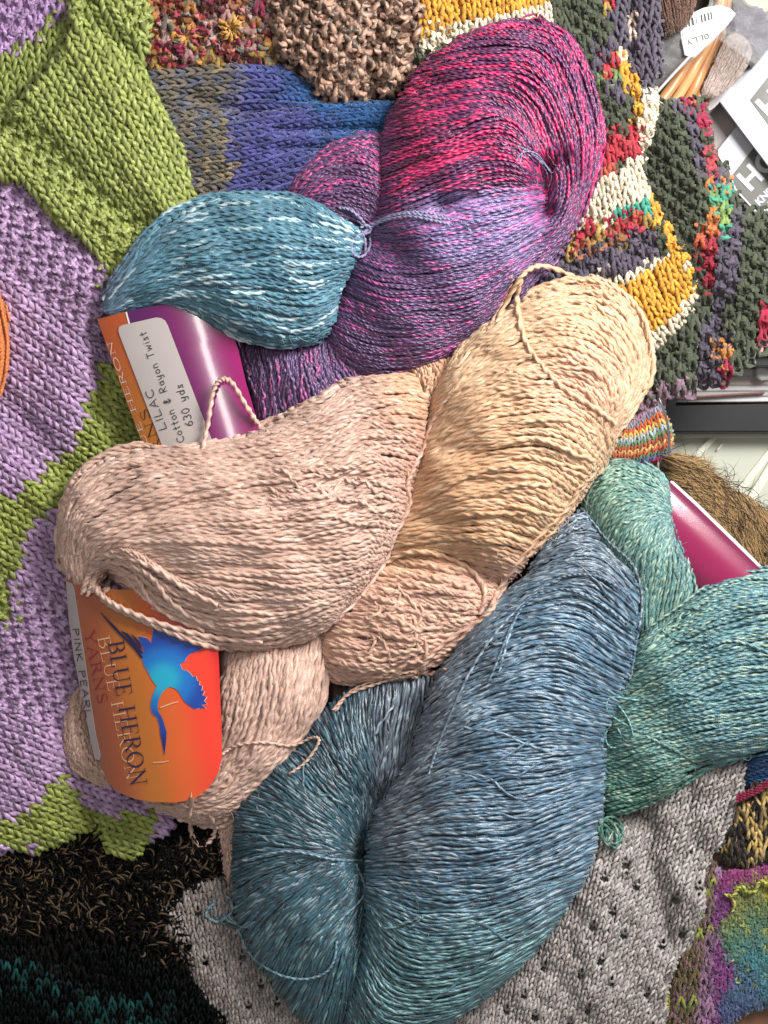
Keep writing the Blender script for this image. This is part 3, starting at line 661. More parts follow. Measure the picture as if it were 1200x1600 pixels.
# ================================================================== SKEIN 2: cream / pink
def build_pink():
    t = thing('yarn_skein', 'cream and shell-pink yarn skein in a red-orange paper band with a blue bird', 'yarn skein', 0, 0)
    N = 'strand_bundle'
    # small bundle seen behind the twist
    bundle(N, t, [(570, 600), (640, 568), (700, 556), (745, 545), (735, 600), (700, 680), (670, 720), (640, 650)],
           [[(560, 600), (640, 575), (670, 640), (660, 740)], [(600, 580), (680, 570), (690, 640), (675, 730)], [(640, 560), (715, 555), (710, 620), (690, 700)], [(700, 545), (750, 545), (735, 600), (710, 670)]],
           58, 0.5, 60, 4.7, col_pink, m_pink, zbot=12, fuzz=50, cross=25, wander=3)
    bundle(N, t, [(500, 1010), (520, 950), (560, 900), (600, 860), (680, 850), (750, 860), (800, 890), (775, 945), (730, 1000), (690, 1035), (640, 1058), (585, 1062), (535, 1062), (510, 1050)],
           [[(560, 850), (650, 845), (740, 860), (815, 880)], [(530, 880), (640, 885), (730, 905), (790, 915)], [(505, 930), (610, 935), (700, 950), (765, 950)], [(500, 985), (590, 985), (660, 995), (735, 985)],
            [(500, 1020), (570, 1035), (640, 1030), (715, 1010)], [(495, 1050), (560, 1075), (630, 1070), (690, 1040)]],
           58, 0.5, 95, 4.9, col_cream, m_pink, zbot=12, wander=4.5, layer=3, fuzz=120, cross=25, crimp=0.9, pitch=34, depth=0.21)
    bundle(N, t, [(590, 880), (620, 800), (650, 730), (668, 650), (705, 560), (760, 505), (840, 462), (915, 448), (970, 468), (1000, 525), (1003, 600), (985, 660), (950, 715), (920, 760), (880, 815), (830, 870), (790, 905), (740, 885), (680, 868)],
           [[(690, 600), (745, 505), (850, 445), (950, 440), (1010, 500), (1015, 600), (960, 690)], [(676, 620), (750, 530), (860, 472), (950, 478), (1000, 560), (965, 672)], [(665, 655), (760, 565), (870, 520), (940, 545), (980, 610), (955, 680)], [(655, 700), (760, 615), (860, 590), (930, 620), (960, 690)],
            [(645, 745), (750, 680), (850, 665), (920, 695), (945, 725)], [(635, 790), (730, 740), (840, 735), (895, 765), (915, 775)], [(620, 830), (720, 800), (800, 800), (860, 820), (880, 825)], [(600, 865), (690, 855), (760, 865), (830, 880), (850, 860)], [(575, 895), (680, 890), (750, 900), (800, 915)]],
           72, 0.6, 180, 4.4, col_cream, m_pink, zbot=12, wander=3.4, layer=2.6, fuzz=320, cross=25, fuzzlen=36, crimp=0.4, pitch=34, depth=0.21, endj=0.004, folds=((690, 700, 900, 730, 14, -6), (760, 560, 940, 600, 15, -6), (650, 810, 800, 820, 14, -6)))
    # lower lobe behind the label
    bundle(N, t, [(330, 1000), (420, 990), (500, 970), (520, 1010), (520, 1070), (500, 1120), (465, 1180), (430, 1220), (385, 1255), (330, 1285), (280, 1275), (220, 1250), (250, 1220), (320, 1150)],
           [[(225, 1235), (300, 1200), (350, 1080), (360, 980)], [(225, 1250), (330, 1230), (390, 1120), (410, 980)], [(235, 1260), (350, 1245), (430, 1140), (455, 975)], [(250, 1270), (360, 1260), (460, 1160), (490, 970)], [(275, 1285), (370, 1275), (490, 1160), (520, 990)]],
           40, 0.6, 100, 4.5, col_pink, m_pink, zbot=8, wander=4.5, layer=3, fuzz=120, cross=25, crimp=0.8, pitch=34, depth=0.21)
    bundle(N, t, [(345, 1245), (372, 1240), (368, 1300), (362, 1385), (350, 1370), (340, 1300)], [[(340, 1240), (342, 1300), (352, 1390)], [(358, 1240), (354, 1300), (356, 1390)], [(372, 1240), (364, 1300), (362, 1390)]], 22, 0.5, 14, 3.4, col_pink, m_pink, zbot=2, fuzz=10, cross=25)
    bundle(N, t, [(124, 1055), (106, 1085), (98, 1130), (104, 1180), (122, 1212), (155, 1230), (182, 1224), (172, 1190), (152, 1165), (140, 1110)],
           [[(126, 1040), (96, 1120), (106, 1195), (175, 1234)], [(130, 1045), (112, 1120), (126, 1188), (180, 1224)], [(136, 1050), (132, 1120), (148, 1178), (184, 1212)]], 30, 0.7, 22, 4.2, col_pink, m_pink, zbot=6, fuzz=30, cross=25)
    build_label_b(t)
    bundle(N, t, [(92, 840), (97, 795), (120, 752), (165, 722), (250, 702), (330, 690), (390, 680), (440, 655), (490, 622), (540, 598), (600, 584), (650, 592), (672, 630), (668, 690), (650, 760), (625, 830), (590, 890), (550, 940), (505, 985), (460, 1003), (400, 1012), (345, 1008), (280, 990), (235, 960), (205, 935), (185, 905), (165, 885), (150, 925), (118, 915), (98, 885)],
           [[(95, 880), (95, 770), (180, 700), (330, 680), (450, 640), (550, 585), (680, 595)], [(112, 910), (115, 800), (220, 730), (360, 710), (470, 680), (570, 625), (680, 630)], [(130, 920), (135, 830), (250, 770), (380, 740), (490, 715), (580, 670), (670, 675)],
            [(145, 925), (150, 855), (270, 800), (400, 780), (500, 760), (580, 725), (655, 735)], [(158, 900), (190, 850), (300, 830), (420, 825), (520, 810), (590, 785), (640, 795)], [(160, 890), (215, 870), (310, 865), (430, 870), (520, 865), (580, 850), (610, 850)],
            [(165, 890), (230, 905), (320, 905), (440, 915), (510, 910), (560, 900), (585, 890)], [(170, 890), (225, 930), (320, 950), (420, 955), (490, 945), (540, 930), (560, 920)], [(172, 895), (215, 950), (300, 1000), (400, 1018), (470, 1000), (520, 970), (535, 955)]],
           84, 0.52, 170, 4.5, col_pink, m_pink, zbot=40, wander=4.2, layer=3, fuzz=300, cross=25, fuzzlen=34, crimp=0.6, pitch=34, depth=0.21, endj=0.004, folds=((230, 800, 560, 745, 15, -9), (290, 905, 570, 830, 13, -8), (130, 800, 210, 745, 14, -7), (420, 720, 610, 640, 16, -7), (200, 850, 330, 850, 16, 6)))
    g = Geo()
    cp, cc = col_pink, col_cream
    for i, pts in enumerate(([(150, 912, 2), (165, 940, 3), (205, 962, 3), (260, 985, 2), (330, 1002, 3), (400, 1010, 2), (460, 1003, 2), (500, 985, 1)],
                [(140, 905, 2), (160, 932, 7), (200, 955, 8), (262, 978, 7), (335, 996, 6), (410, 1003, 3)],
                [(148, 880, 4), (175, 878, 9), (215, 888, 12), (240, 905, 12), (262, 935, 8), (300, 965, 4), (350, 985, 0)], [(150, 895, 3), (160, 870, 8), (200, 872, 12), (245, 890, 13), (290, 920, 9), (340, 945, 4)],
                [(142, 915, 2), (158, 890, 9), (185, 895, 12), (215, 905, 12), (232, 935, 10), (265, 962, 6), (320, 985, 2)], [(155, 925, 0), (178, 945, 2), (220, 966, 3), (270, 990, 3), (320, 1008, 2), (370, 1016, 0)])):
        strand(g, pts, 5.2, cp, pitch=36, off=3)
    g.build('strand_bundle', m_pink, t)['label'] = 'thick loose strands looping over the top of the bird label'
    g = Geo()
    # long guide strands of the cream part
    strand(g, [(775, 505, 2), (800, 455, 12), (822, 425, 20), (850, 416, 22), (895, 432, 18), (935, 455, 6), (978, 480, 1)], 4.6, cc, pitch=36, off=3)
    strand(g, [(815, 430, 16), (808, 470, 10), (820, 530, 4), (850, 575, 3), (885, 610, 2), (930, 638, 2), (962, 662, 2)], 4.8, cc, pitch=36, off=3)
    strand(g, [(945, 660, 1), (950, 700, 3), (940, 735, 3), (905, 760, 3), (890, 790, 3), (850, 830, 2), (808, 880, 3), (780, 920, 3), (758, 962, 3), (700, 1000, 3), (668, 1030, 3), (660, 1050, 2), (680, 1052, 2), (700, 1045, 1)], 4.8, cc, pitch=36, off=3)
    strand(g, [(935, 730, 1), (900, 775, 2), (870, 822, 2), (825, 868, 2), (795, 905, 3), (775, 945, 3), (750, 970, 2), (712, 1005, 2), (690, 1022, 0)], 4.6, cc, pitch=36, off=3)
    strand(g, [(600, 880, 2), (640, 862, 5), (690, 868, 6), (735, 890, 6), (757, 925, 5), (750, 960, 4)], 5.0, cc, pitch=36, off=3)
    strand(g, [(790, 430, 0), (800, 440, 4), (775, 490, 1), (762, 520, 0)], 3.2, cp, pitch=20, off=3)
    strand(g, [(735, 575, 1), (700, 620, 3), (675, 660, 3), (662, 700, 3), (645, 735, 3), (636, 760, 3), (640, 790, 3), (615, 840, 3), (600, 880, 3), (560, 935, 3), (505, 985, 2)], 4.4, cp, pitch=36, off=3)
    strand(g, [(635, 725, 2), (640, 765, 3), (636, 800, 2)], 2.6, cc, pitch=16, off=3)
    # tail ends
    strand(g, [(520, 1110, 2), (545, 1085, 5), (590, 1068, 5), (625, 1058, 6), (652, 1058, 5)], 3.2, cp, pitch=20, off=3); strand(g, [(524, 1112, 1), (548, 1080, 4), (592, 1062, 5), (640, 1050, 5), (650, 1052, 4)], 2.4, cp, pitch=20, off=3)
    strand(g, [(345, 1180, 0), (370, 1165, 5), (410, 1160, 6), (455, 1165, 4), (490, 1152, 4), (498, 1160, 4), (478, 1190, 2), (452, 1210, 0)], 3.0, cp, pitch=18, off=3)
    strand(g, [(300, 1245, 2), (296, 1275, 8), (300, 1305, 6), (312, 1322, 3), (330, 1312, 6), (336, 1290, 7), (325, 1270, 3)], 4.6, cp, pitch=22, off=3)
    # loop standing on the purple label
    strand(g, [(316, 706, 2), (325, 660, 8), (332, 615, 14), (344, 594, 16), (362, 598, 15), (385, 635, 10), (405, 665, 5), (425, 680, 1)], 4.6, cp, pitch=24, off=3)
    for k in range(12):
        x = rng.uniform(560, 660); y = rng.uniform(910, 1010); a = rng.uniform(-0.9, 1.2); l = rng.uniform(14, 34)
        strand(g, [(x, y, -1), (x + l * math.cos(a), y + l * math.sin(a), 4), (x + 1.7 * l * math.cos(a + .9), y + 1.7 * l * math.sin(a + .9), 4), (x + 2 * l * math.cos(a + 1.3), y + 2 * l * math.sin(a + 1.3), -2)], 3.6, cc, pitch=24, off=1)
    for k in range(14):   # loops turning back at the left end
        x = 150 + k * 3; y = 902 + rng.uniform(-14, 10)
        strand(g, [(x - 22, y + 22, 0), (x - 12, y - 8, 6), (x + 12, y - 22 - k, 8 + k * .4), (x + 42, y - 12 - k, 9), (x + 66 + 2 * k, y + 18 - k, 7), (x + 110 + 4 * k, y + 48 - 2 * k, 4), (x + 190, y + 66 - 3 * k, -2)], 4.6, cp, pitch=30, off=2)
    for k in range(16):
        x = rng.uniform(380, 560); y = rng.uniform(735, 800); l = rng.uniform(30, 70)
        strand(g, [(x, y, -3), (x + l * .5, y + rng.uniform(-14, 18), 4), (x + l, y + rng.uniform(-10, 24), 4), (x + l * 1.5, y + rng.uniform(-14, 10), -3)], 4.0, cp, pitch=24, off=1)
    g.build('loose_strand', m_pink, t)
    return t

def build_label_b(t):
    DES[0] = 0.02
    def wc(px, py): return (px - 100) * 0.985 - (py - 893) * 0.17
    def zf(px, py): return 62 + 70 * np.sqrt(np.clip(1 - ((wc(px, py) - 138) / 145) ** 2, 0.02, 1))
    def cf(px, py):
        v = wc(px, py); sh = px.shape; l = (px - 100) * 0.17 + (py - 893) * 0.985
        c = mixc(C3(lin('#a85228'), sh), C3(lin('#b8681a'), sh), sm(30, 75, v)); c = mixc(c, C3(lin('#d65c1e'), sh), sm(85, 130, v) )
        c = mixc(c, C3(lin('#e63a24'), sh), sm(125, 180, v)); c = mixc(c, C3(lin('#cc1420'), sh), sm(190, 225, v))
        return c
    left = [(102, 893), (106, 930), (112, 975), (122, 1030), (134, 1090), (146, 1145), (156, 1190), (168, 1222)]
    bot = [(185, 1238), (210, 1248), (240, 1253), (275, 1254), (305, 1248), (325, 1232), (340, 1210), (347, 1185)]
    right = [(346, 1130), (344, 1080), (342, 1030), (338, 980), (330, 950)]
    top = [(270, 928), (230, 922), (195, 922), (150, 918), (125, 908)]
    lb = draped('paper_label', left + bot + right + top, zf, 0, m_print, t, cf, thick=1.2, cell=3)
    stampz(left + bot + right + top, zf)
    lb['label'] = 'glossy red-orange paper band with a blue heron emblem and dark blue lettering'
    draped('sticker', [(103, 908), (113, 912), (117, 925), (121, 955), (128, 1000), (134, 1040), (142, 1100), (150, 1150), (157, 1180), (155, 1188), (148, 1186), (140, 1150), (127, 1085), (115, 1025), (107, 965)], zf, 0.8, m_paper, lb, thick=0.4)
    writing('lettering', lb, 'PINK PEARL', HAND, (113, 983), (134.5, 1126), 9, zf, m_ink, up=1, off=2.6, wpen=0.12)
    zt = lambda px, py: zf(px, py)
    m_navy = flat_mat('navy_print', '#1c1440', 0.3, 0.5, 0.6); m_wine = flat_mat('wine_print', '#8a1430', 0.3, 0.5, 0.6); m_ghost = flat_mat('pale_print', '#e2ae86', 0.3, 0.5, 0.6)
    writing('lettering', lb, 'BLUE HERON', SERIF, (152, 995), (199, 1223), 19, zt, m_ghost, up=1, off=1.1)
    writing('lettering', lb, 'YARNS', SERIF, (131, 987), (153, 1102), 16, zt, m_wine, up=1, off=1.3)
    writing('lettering', lb, 'BLUE HERON', SERIF, (168, 1003), (206, 1231), 25, zt, m_navy, up=1, off=1.5)
    # bird, traced on the band: neck and bill down, wings up and right
    Z = lambda l: [(80 + x / 4.0, 880 + y / 4.0) for x, y in l]
    body = Z([(640, 395), (700, 375), (800, 400), (900, 440), (960, 520), (925, 545), (870, 565), (845, 590), (835, 615), (806, 628), (818, 665), (850, 672), (870, 690), (885, 710), (905, 705), (912, 735), (928, 738), (925, 762), (945, 768), (938, 795), (958, 800), (945, 825), (972, 835), (955, 860), (975, 880), (940, 885), (968, 908), (925, 905), (900, 912), (870, 895), (835, 868), (815, 835), (795, 800), (770, 780), (740, 772), (712, 788), (690, 815), (672, 850), (665, 890), (668, 925), (690, 960), (705, 1000), (722, 1060), (718, 1120), (708, 1205), (694, 1130), (682, 1070), (676, 1010), (662, 965), (632, 940), (622, 905), (624, 860), (638, 815), (660, 768), (630, 730), (605, 680), (580, 640), (565, 590), (545, 555), (560, 540), (580, 560), (570, 520), (548, 480), (545, 455), (575, 462), (600, 470), (625, 500)])
    def bc(px, py):
        d = np.hypot(px - 255, py - 1062); sh = px.shape
        c = mixc(C3(lin('#12a3c4'), sh), C3(lin('#0a6fbe'), sh), sm(12, 38, d)); c = mixc(c, C3(lin('#123f9a'), sh), sm(36, 62, d)); return mixc(c, C3(lin('#1a1a6a'), sh), sm(70, 100, d))
    big = [(x + (x - 255) * 0.018, y + (y - 1065) * 0.012) for x, y in body]
    draped('emblem_outline', big, zf, 0.7, m_ghost, lb, cell=4)
    draped('emblem', body, zf, 1.2, m_print, lb, bc, cell=4)
    for q in ([(302, 298), (330, 330), (400, 395), (440, 440), (500, 500), (545, 545), (575, 590), (560, 595), (520, 540), (470, 490), (430, 452), (380, 400), (325, 335)],
              [(430, 420), (480, 440), (515, 480), (575, 560), (560, 565), (500, 500), (470, 462)], [(495, 440), (530, 465), (555, 500), (570, 545), (555, 530), (530, 490)]):
        draped('emblem', Z(q), zf, 1.4, m_navy, lb, cell=4)
    for q in ([(680, 900), (720, 884), (760, 870), (795, 862), (797, 867), (760, 878), (722, 892), (682, 906)], [(635, 1243), (700, 1240), (735, 1232), (735, 1236), (700, 1246), (636, 1248)], [(876, 1425), (884, 1470), (872, 1470)]):
        draped('paper_scuff', Z(q), zf, 1.6, m_ghost, lb, cell=4)
    DES[0] = 0.09
    return lb

# ================================================================== SKEIN 3: blue
def build_blue():
    t = thing('yarn_skein', 'large blue and teal yarn skein lying in the foreground, without a label', 'yarn skein', 0, 0)
    N = 'strand_bundle'
    bundle(N, t, [(362, 1330), (366, 1270), (395, 1215), (450, 1165), (510, 1100), (560, 1065), (620, 1050), (670, 1045), (700, 1080), (670, 1180), (630, 1270), (600, 1330), (590, 1420), (600, 1520), (600, 1620), (520, 1625), (465, 1590), (420, 1530), (380, 1470), (362, 1400)],
           [[(690, 1050), (670, 1150), (625, 1240), (582, 1305)], [(620, 1050), (612, 1150), (600, 1240), (577, 1312)], [(545, 1070), (560, 1160), (580, 1240), (573, 1320)], [(470, 1140), (515, 1195), (560, 1260), (570, 1327)], [(405, 1200), (460, 1235), (525, 1285), (567, 1332)],
            [(362, 1265), (430, 1280), (505, 1310), (563, 1336)], [(352, 1340), (420, 1325), (500, 1330), (562, 1338)], [(358, 1420), (420, 1375), (500, 1345), (563, 1340)], [(385, 1490), (440, 1420), (510, 1360), (565, 1342)], [(430, 1560), (480, 1470), (540, 1395), (567, 1345)],
            [(490, 1620), (520, 1520), (555, 1430), (568, 1348)], [(560, 1640), (560, 1540), (570, 1450), (570, 1350)], [(620, 1640), (600, 1540), (590, 1450), (573, 1352)]],
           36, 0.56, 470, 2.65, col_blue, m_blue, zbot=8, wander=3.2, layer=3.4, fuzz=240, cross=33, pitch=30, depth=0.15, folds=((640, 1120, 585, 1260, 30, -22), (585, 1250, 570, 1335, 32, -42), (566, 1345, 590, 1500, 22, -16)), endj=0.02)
    bundle(N, t, [(815, 905), (850, 850), (880, 815), (905, 790), (925, 815), (945, 855), (985, 890), (1002, 930), (995, 1000), (985, 1060), (962, 1110), (945, 1160), (948, 1220), (942, 1290), (920, 1360), (885, 1420), (840, 1480), (780, 1540), (700, 1600), (620, 1640), (540, 1640), (545, 1560), (565, 1480), (568, 1400), (572, 1330), (580, 1285), (605, 1235), (640, 1185), (655, 1120), (675, 1070), (720, 1000), (770, 945)],
           [[(830, 865), (880, 820), (915, 800), (950, 830)], [(790, 920), (860, 855), (920, 840), (985, 880)], [(740, 975), (830, 895), (930, 875), (1010, 940)], [(700, 1020), (800, 945), (910, 925), (1005, 985)], [(665, 1085), (760, 1010), (880, 980), (995, 1040)],
            [(645, 1150), (740, 1080), (860, 1050), (975, 1090)], [(615, 1215), (715, 1145), (840, 1120), (955, 1140)], [(585, 1265), (700, 1210), (830, 1190), (950, 1180)], [(570, 1310), (690, 1275), (820, 1265), (950, 1225)], [(568, 1350), (680, 1345), (810, 1335), (945, 1280)],
            [(566, 1385), (670, 1410), (800, 1400), (930, 1340)], [(562, 1420), (650, 1475), (770, 1465), (900, 1400)], [(558, 1460), (630, 1535), (740, 1530), (860, 1460)], [(548, 1510), (600, 1590), (700, 1590), (810, 1520)], [(535, 1570), (580, 1640), (660, 1640), (760, 1570)]],
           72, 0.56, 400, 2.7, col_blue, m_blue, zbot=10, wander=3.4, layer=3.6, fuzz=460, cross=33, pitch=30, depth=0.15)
    g = Geo()
    for pts in ([(905, 790, 0), (950, 845, 2), (990, 885, 2), (1003, 940, 1), (995, 1000, 1), (985, 1060, 0)], [(670, 1210, 0), (690, 1150, 3), (740, 1040, 3), (800, 960, 3), (870, 905, 2), (930, 900, 3), (980, 930, 3), (995, 960, 1)],
                [(780, 1050, 0), (800, 980, 3), (825, 940, 4), (880, 920, 3), (940, 945, 3), (980, 975, 2)], [(760, 1075, 0), (778, 1030, 3), (800, 975, 3)],
                [(580, 1420, 0), (600, 1450, 2), (640, 1440, 3), (660, 1432, 2), (640, 1450, 3)], [(360, 1340, 1), (330, 1410, 1), (345, 1440, 2), (380, 1450, 1)]):
        g = Geo(); strand(g, pts, 2.8, col_blue, pitch=20, off=2); g.build('loose_strand', m_blue, t)
    lt = lambda px, py, s, r: (C3(lin('#7fa3b4'), np.shape(px)), C3(lin('#5f8598'), np.shape(px)))
    for pts in ([(372, 1450, 2), (390, 1490, 4), (430, 1520, 5), (470, 1530, 6), (505, 1522, 6), (522, 1500, 5), (526, 1470, 3)], [(350, 1405, 1), (330, 1415, 3), (322, 1430, 3), (340, 1440, 3), (362, 1425, 3), (360, 1405, 3), (348, 1402, 2), (350, 1430, 2), (375, 1450, 1)],
                [(345, 1400, 2), (352, 1425, 3), (378, 1448, 2), (400, 1440, 2)], [(530, 1440, 2), (570, 1395, 6), (556, 1350, 5)], [(380, 1345, 2), (450, 1330, 6), (520, 1343, 5), (566, 1345, 2)]):
        g = Geo(); strand(g, pts, 2.6, lt, pitch=20, off=2); g.build('loose_strand', m_blue, t)
    for pts in ([(1000, 1095, 2), (955, 1090, 4), (948, 1110, 4), (965, 1125, 3), (1002, 1145, 1)], [(955, 1130, 2), (945, 1150, 3), (955, 1168, 3), (975, 1160, 2), (965, 1138, 2)], [(965, 1100, 2), (982, 1125, 4), (990, 1150, 2)]):
        g = Geo(); strand(g, pts, 1.9, lambda px, py, s, r: (C3(lin('#7fb6b4'), np.shape(px)), C3(lin('#5c9794'), np.shape(px))), pitch=16, off=2); g.build('loose_strand', m_blue, t)
    # knot of loops at the right-hand edge
    g = Geo()
    for k in range(11):
        a = rng.uniform(0, 6.28); rr = rng.uniform(12, 26); cx, cy = 952 + rng.uniform(-5, 5), 1302 + rng.uniform(-6, 6)
        strand(g, [(cx + rr * (.5 + .1 * (k % 4)) * math.cos(a + q) + 6 * math.sin(k * 3 + q), cy + rr * (1.25 - .12 * (k % 3)) * math.sin(a + q), 6 + 4 * math.sin(q * 2 + k)) for q in np.linspace(0, 3.2 + k % 3 * .5, 7)], 2.5, col_green, pitch=20, off=4)
    g.build('loose_strand', m_blue, t)
    return t

# ================================================================== SKEIN 4: green
def build_green():
    t = thing('yarn_skein', 'sea-green yarn skein at the right edge with a plain glossy magenta band', 'yarn skein', 0, 0)
    N = 'strand_bundle'
    o0 = np.array([1045.0, 757.0]); ax = np.array([0.728, 0.685]); pr = np.array([0.685, -0.728])
    def zf(px, py):
        wv = (px - o0[0]) * pr[0] + (py - o0[1]) * pr[1]
        return 30 + 42 * np.sqrt(np.clip(1 - ((wv + 48) / 66) ** 2, 0.02, 1))
    def cf(px, py):
        wv = (px - o0[0]) * pr[0] + (py - o0[1]) * pr[1]; return mixc(C3(lin('#920a4c'), px.shape), C3(lin('#700640'), px.shape), sm(-50, -90, wv) + sm(-20, 4, wv))
    lb = draped('paper_label', [(1046, 752), (1085, 788), (1125, 827), (1165, 866), (1205, 905), (1170, 930), (1100, 935), (1070, 880), (1035, 800)], zf, 0, m_print, t, cf, thick=1.2)
    lb['label'] = 'glossy magenta paper band with a pale edge'
    draped('label_edge', [(1049, 751), (1052, 752), (1089, 785), (1129, 824), (1168, 862), (1208, 903), (1205, 905), (1165, 867), (1125, 828), (1085, 789), (1046, 754)], lambda x, y: zf(x, y) * 0 + 44, 0, m_edge, lb, thick=2.0)
    bundle(N, t, [(908, 800), (915, 762), (938, 732), (975, 720), (1015, 724), (1042, 745), (1056, 775), (1062, 810), (1078, 845), (1092, 890), (1100, 940), (1070, 985), (1020, 1010), (985, 985), (960, 930), (930, 880)],
           [[(1058, 785), (1030, 735), (975, 712), (925, 735), (900, 790)], [(1056, 790), (1020, 752), (970, 742), (930, 775), (915, 830)], [(1054, 795), (1015, 775), (970, 780), (940, 825), (930, 880)], [(1050, 800), (1018, 795), (985, 820), (960, 870), (950, 930)], [(1048, 803), (1024, 815), (1000, 860), (985, 915), (975, 980)],
            [(1047, 805), (1036, 830), (1022, 875), (1012, 930), (1005, 1000)], [(1048, 806), (1050, 840), (1052, 885), (1045, 930), (1030, 1000)], [(1050, 806), (1068, 840), (1080, 880), (1078, 930), (1060, 990)], [(1053, 804), (1082, 840), (1098, 880), (1105, 930), (1090, 980)]],
           34, 0.62, 170, 3.0, col_green, m_green, zbot=6, wander=2.6, layer=2.6, fuzz=120, cross=19, pitch=24, cell=5)
    bundle(N, t, [(940, 1140), (955, 1080), (985, 1020), (1020, 975), (1060, 945), (1100, 912), (1150, 894), (1200, 886), (1260, 890), (1270, 1000), (1260, 1120), (1210, 1160), (1150, 1186), (1095, 1192), (1050, 1238), (1000, 1262), (950, 1275), (930, 1220)],
           [[(985, 1020), (1050, 948), (1120, 900), (1270, 875)], [(965, 1055), (1045, 985), (1125, 935), (1270, 915)], [(945, 1095), (1040, 1030), (1130, 985), (1270, 965)], [(935, 1130), (1035, 1080), (1130, 1045), (1270, 1025)], [(930, 1165), (1030, 1130), (1130, 1105), (1270, 1080)],
            [(930, 1200), (1030, 1175), (1130, 1155), (1270, 1120)], [(930, 1235), (1010, 1215), (1090, 1190), (1270, 1155)], [(935, 1280), (1000, 1265), (1060, 1230), (1120, 1190)]],
           40, 0.5, 165, 3.1, col_green, m_green, zbot=6, wander=3.4, layer=2.6, fuzz=160, cross=19, pitch=24)
    g = Geo()
    for pts in ([(985, 1025, 0), (1010, 985, 2), (1060, 948, 3), (1105, 915, 3), (1150, 896, 3), (1215, 890, 2)], [(1000, 1020, 0), (1060, 960, 2), (1110, 925, 3), (1160, 905, 3), (1215, 905, 2)], [(1060, 955, 1), (1080, 950, 3), (1100, 952, 3), (1110, 940, 1)],
                [(1010, 1150, 1), (1050, 1170, 3), (1095, 1192, 3), (1150, 1186, 3), (1215, 1175, 2)], [(1035, 985, 1), (1060, 1000, 3), (1100, 1000, 3), (1110, 995, 1)], [(1100, 1010, 1), (1150, 1002, 3), (1215, 1025, 2)]):
        strand(g, pts, 2.9, col_green, pitch=22, off=2)
    g.build('loose_strand', m_green, t)
    return t
# ------------------------------------------------------------------ knitted things
def polycol(px, py, base, regs, wob=3.0):
    sh = np.shape(px); c = C3(lin(base) if isinstance(base, str) else base, sh)
    wx = px + wob * np.sin(py / 5.0); wy = py + wob * np.sin(px / 6.0)
    for pl, h in regs:
        m = inside(np.array(pl, float), np.asarray(wx, float), np.asarray(wy, float)); c[m] = lin(h) if isinstance(h, str) else h
    return c
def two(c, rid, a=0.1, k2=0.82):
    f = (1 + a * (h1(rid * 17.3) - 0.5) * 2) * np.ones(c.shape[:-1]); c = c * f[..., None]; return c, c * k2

m_cotton = yarn_mat('glossy_cotton', 0.42, 0.5, 0.1, 0.1, 700, 0.15)
m_wool = yarn_mat('soft_wool', 0.8, 0.2, 0.4, 0.3, 900, 0.5)
m_chunky = yarn_mat('chunky_wool', 0.75, 0.2, 0.35, 0.22, 800, 0.5)
m_lace = yarn_mat('grey_lace_yarn', 0.6, 0.35, 0.25, 0.2, 1200, 0.3)
m_dark = yarn_mat('dark_yarn', 0.6, 0.1, 0.0, 0.3, 900, 0.3)
m_fur = yarn_mat('fur', 0.5, 0.4, 0.1, 0.2, 600, 0.1)
m_felt = yarn_mat('felted_wool', 0.9, 0.1, 0.5, 0.35, 500, 0.6)

# ---- table
def build_table():
    bm = bmesh.new()
    pts = [(-420, -420), (905, -420), (960, 0), (1012, 560), (1040, 860), (1120, 1220), (1560, 1220), (1560, 2050), (-420, 2050)]
    for z in (-2.0, -80.0):
        pass
    top = [bm.verts.new([float(q) for q in W3(np.float64(x), np.float64(y), np.float64(-2))]) for x, y in pts]
    f = bm.faces.new(top); r = bmesh.ops.extrude_face_region(bm, geom=[f])
    for v in r['geom']:
        if isinstance(v, bmesh.types.BMVert): v.co.z -= 60 * S
    bmesh.ops.recalc_face_normals(bm, faces=bm.faces[:]); me = bpy.data.meshes.new('table'); bm.to_mesh(me); bm.free()
    me.materials.append(flat_mat('brown_wood', '#8a5f45', 0.45, 0.4, 0.1, noise=0.25, nscale=18, bump=0.2)); o = bpy.data.objects.new('table', me); sc.collection.objects.link(o)
    tag(o, 'brown wooden table top under the heap of knitting, bare at the lower right corner', 'table'); return o

# ---- lilac and green wrap
LIL, GRN = '#bd9ac4', '#96a244'
G_REG = [([(172, 560), (215, 545), (270, 740), (200, 745), (160, 740), (110, 790), (45, 800), (30, 775), (62, 738), (118, 700), (128, 640), (150, 600)], GRN),
         ([(-20, 768), (52, 775), (46, 822), (36, 870), (24, 910), (18, 975), (-20, 975)], GRN),
         ([(-20, 1296), (50, 1262), (95, 1210), (118, 1245), (140, 1268), (152, 1290), (110, 1318), (60, 1328), (-20, 1318)], GRN),
         ([(140, 1262), (190, 1268), (250, 1272), (228, 1310), (208, 1352), (170, 1350), (148, 1310)], GRN),
         ([(165, 385), (225, 395), (235, 470), (165, 470)], GRN)]
def col_wrap(px, py, s, rid):
    c = polycol(px, py, LIL, G_REG); c = c * (1 - 0.18 * sm(650, 1250, py))[..., None] if False else c
    return two(c, rid, 0.08, 0.68)
def col_wgreen(px, py, s, rid):
    c = C3(lin('#9ca852'), np.shape(px)); return two(c, rid, 0.08, 0.68)
def col_wcorner(px, py, s, rid):
    c = polycol(px, py, '#8f9c46', [([(-40, -40), (112, -40), (95, 20), (60, 55), (20, 82), (-40, 100)], '#b892c4')]); return two(c, rid, 0.08, 0.68)
def seedpat(i, j): return np.where((i + j) % 2 == 0, 1, -1)
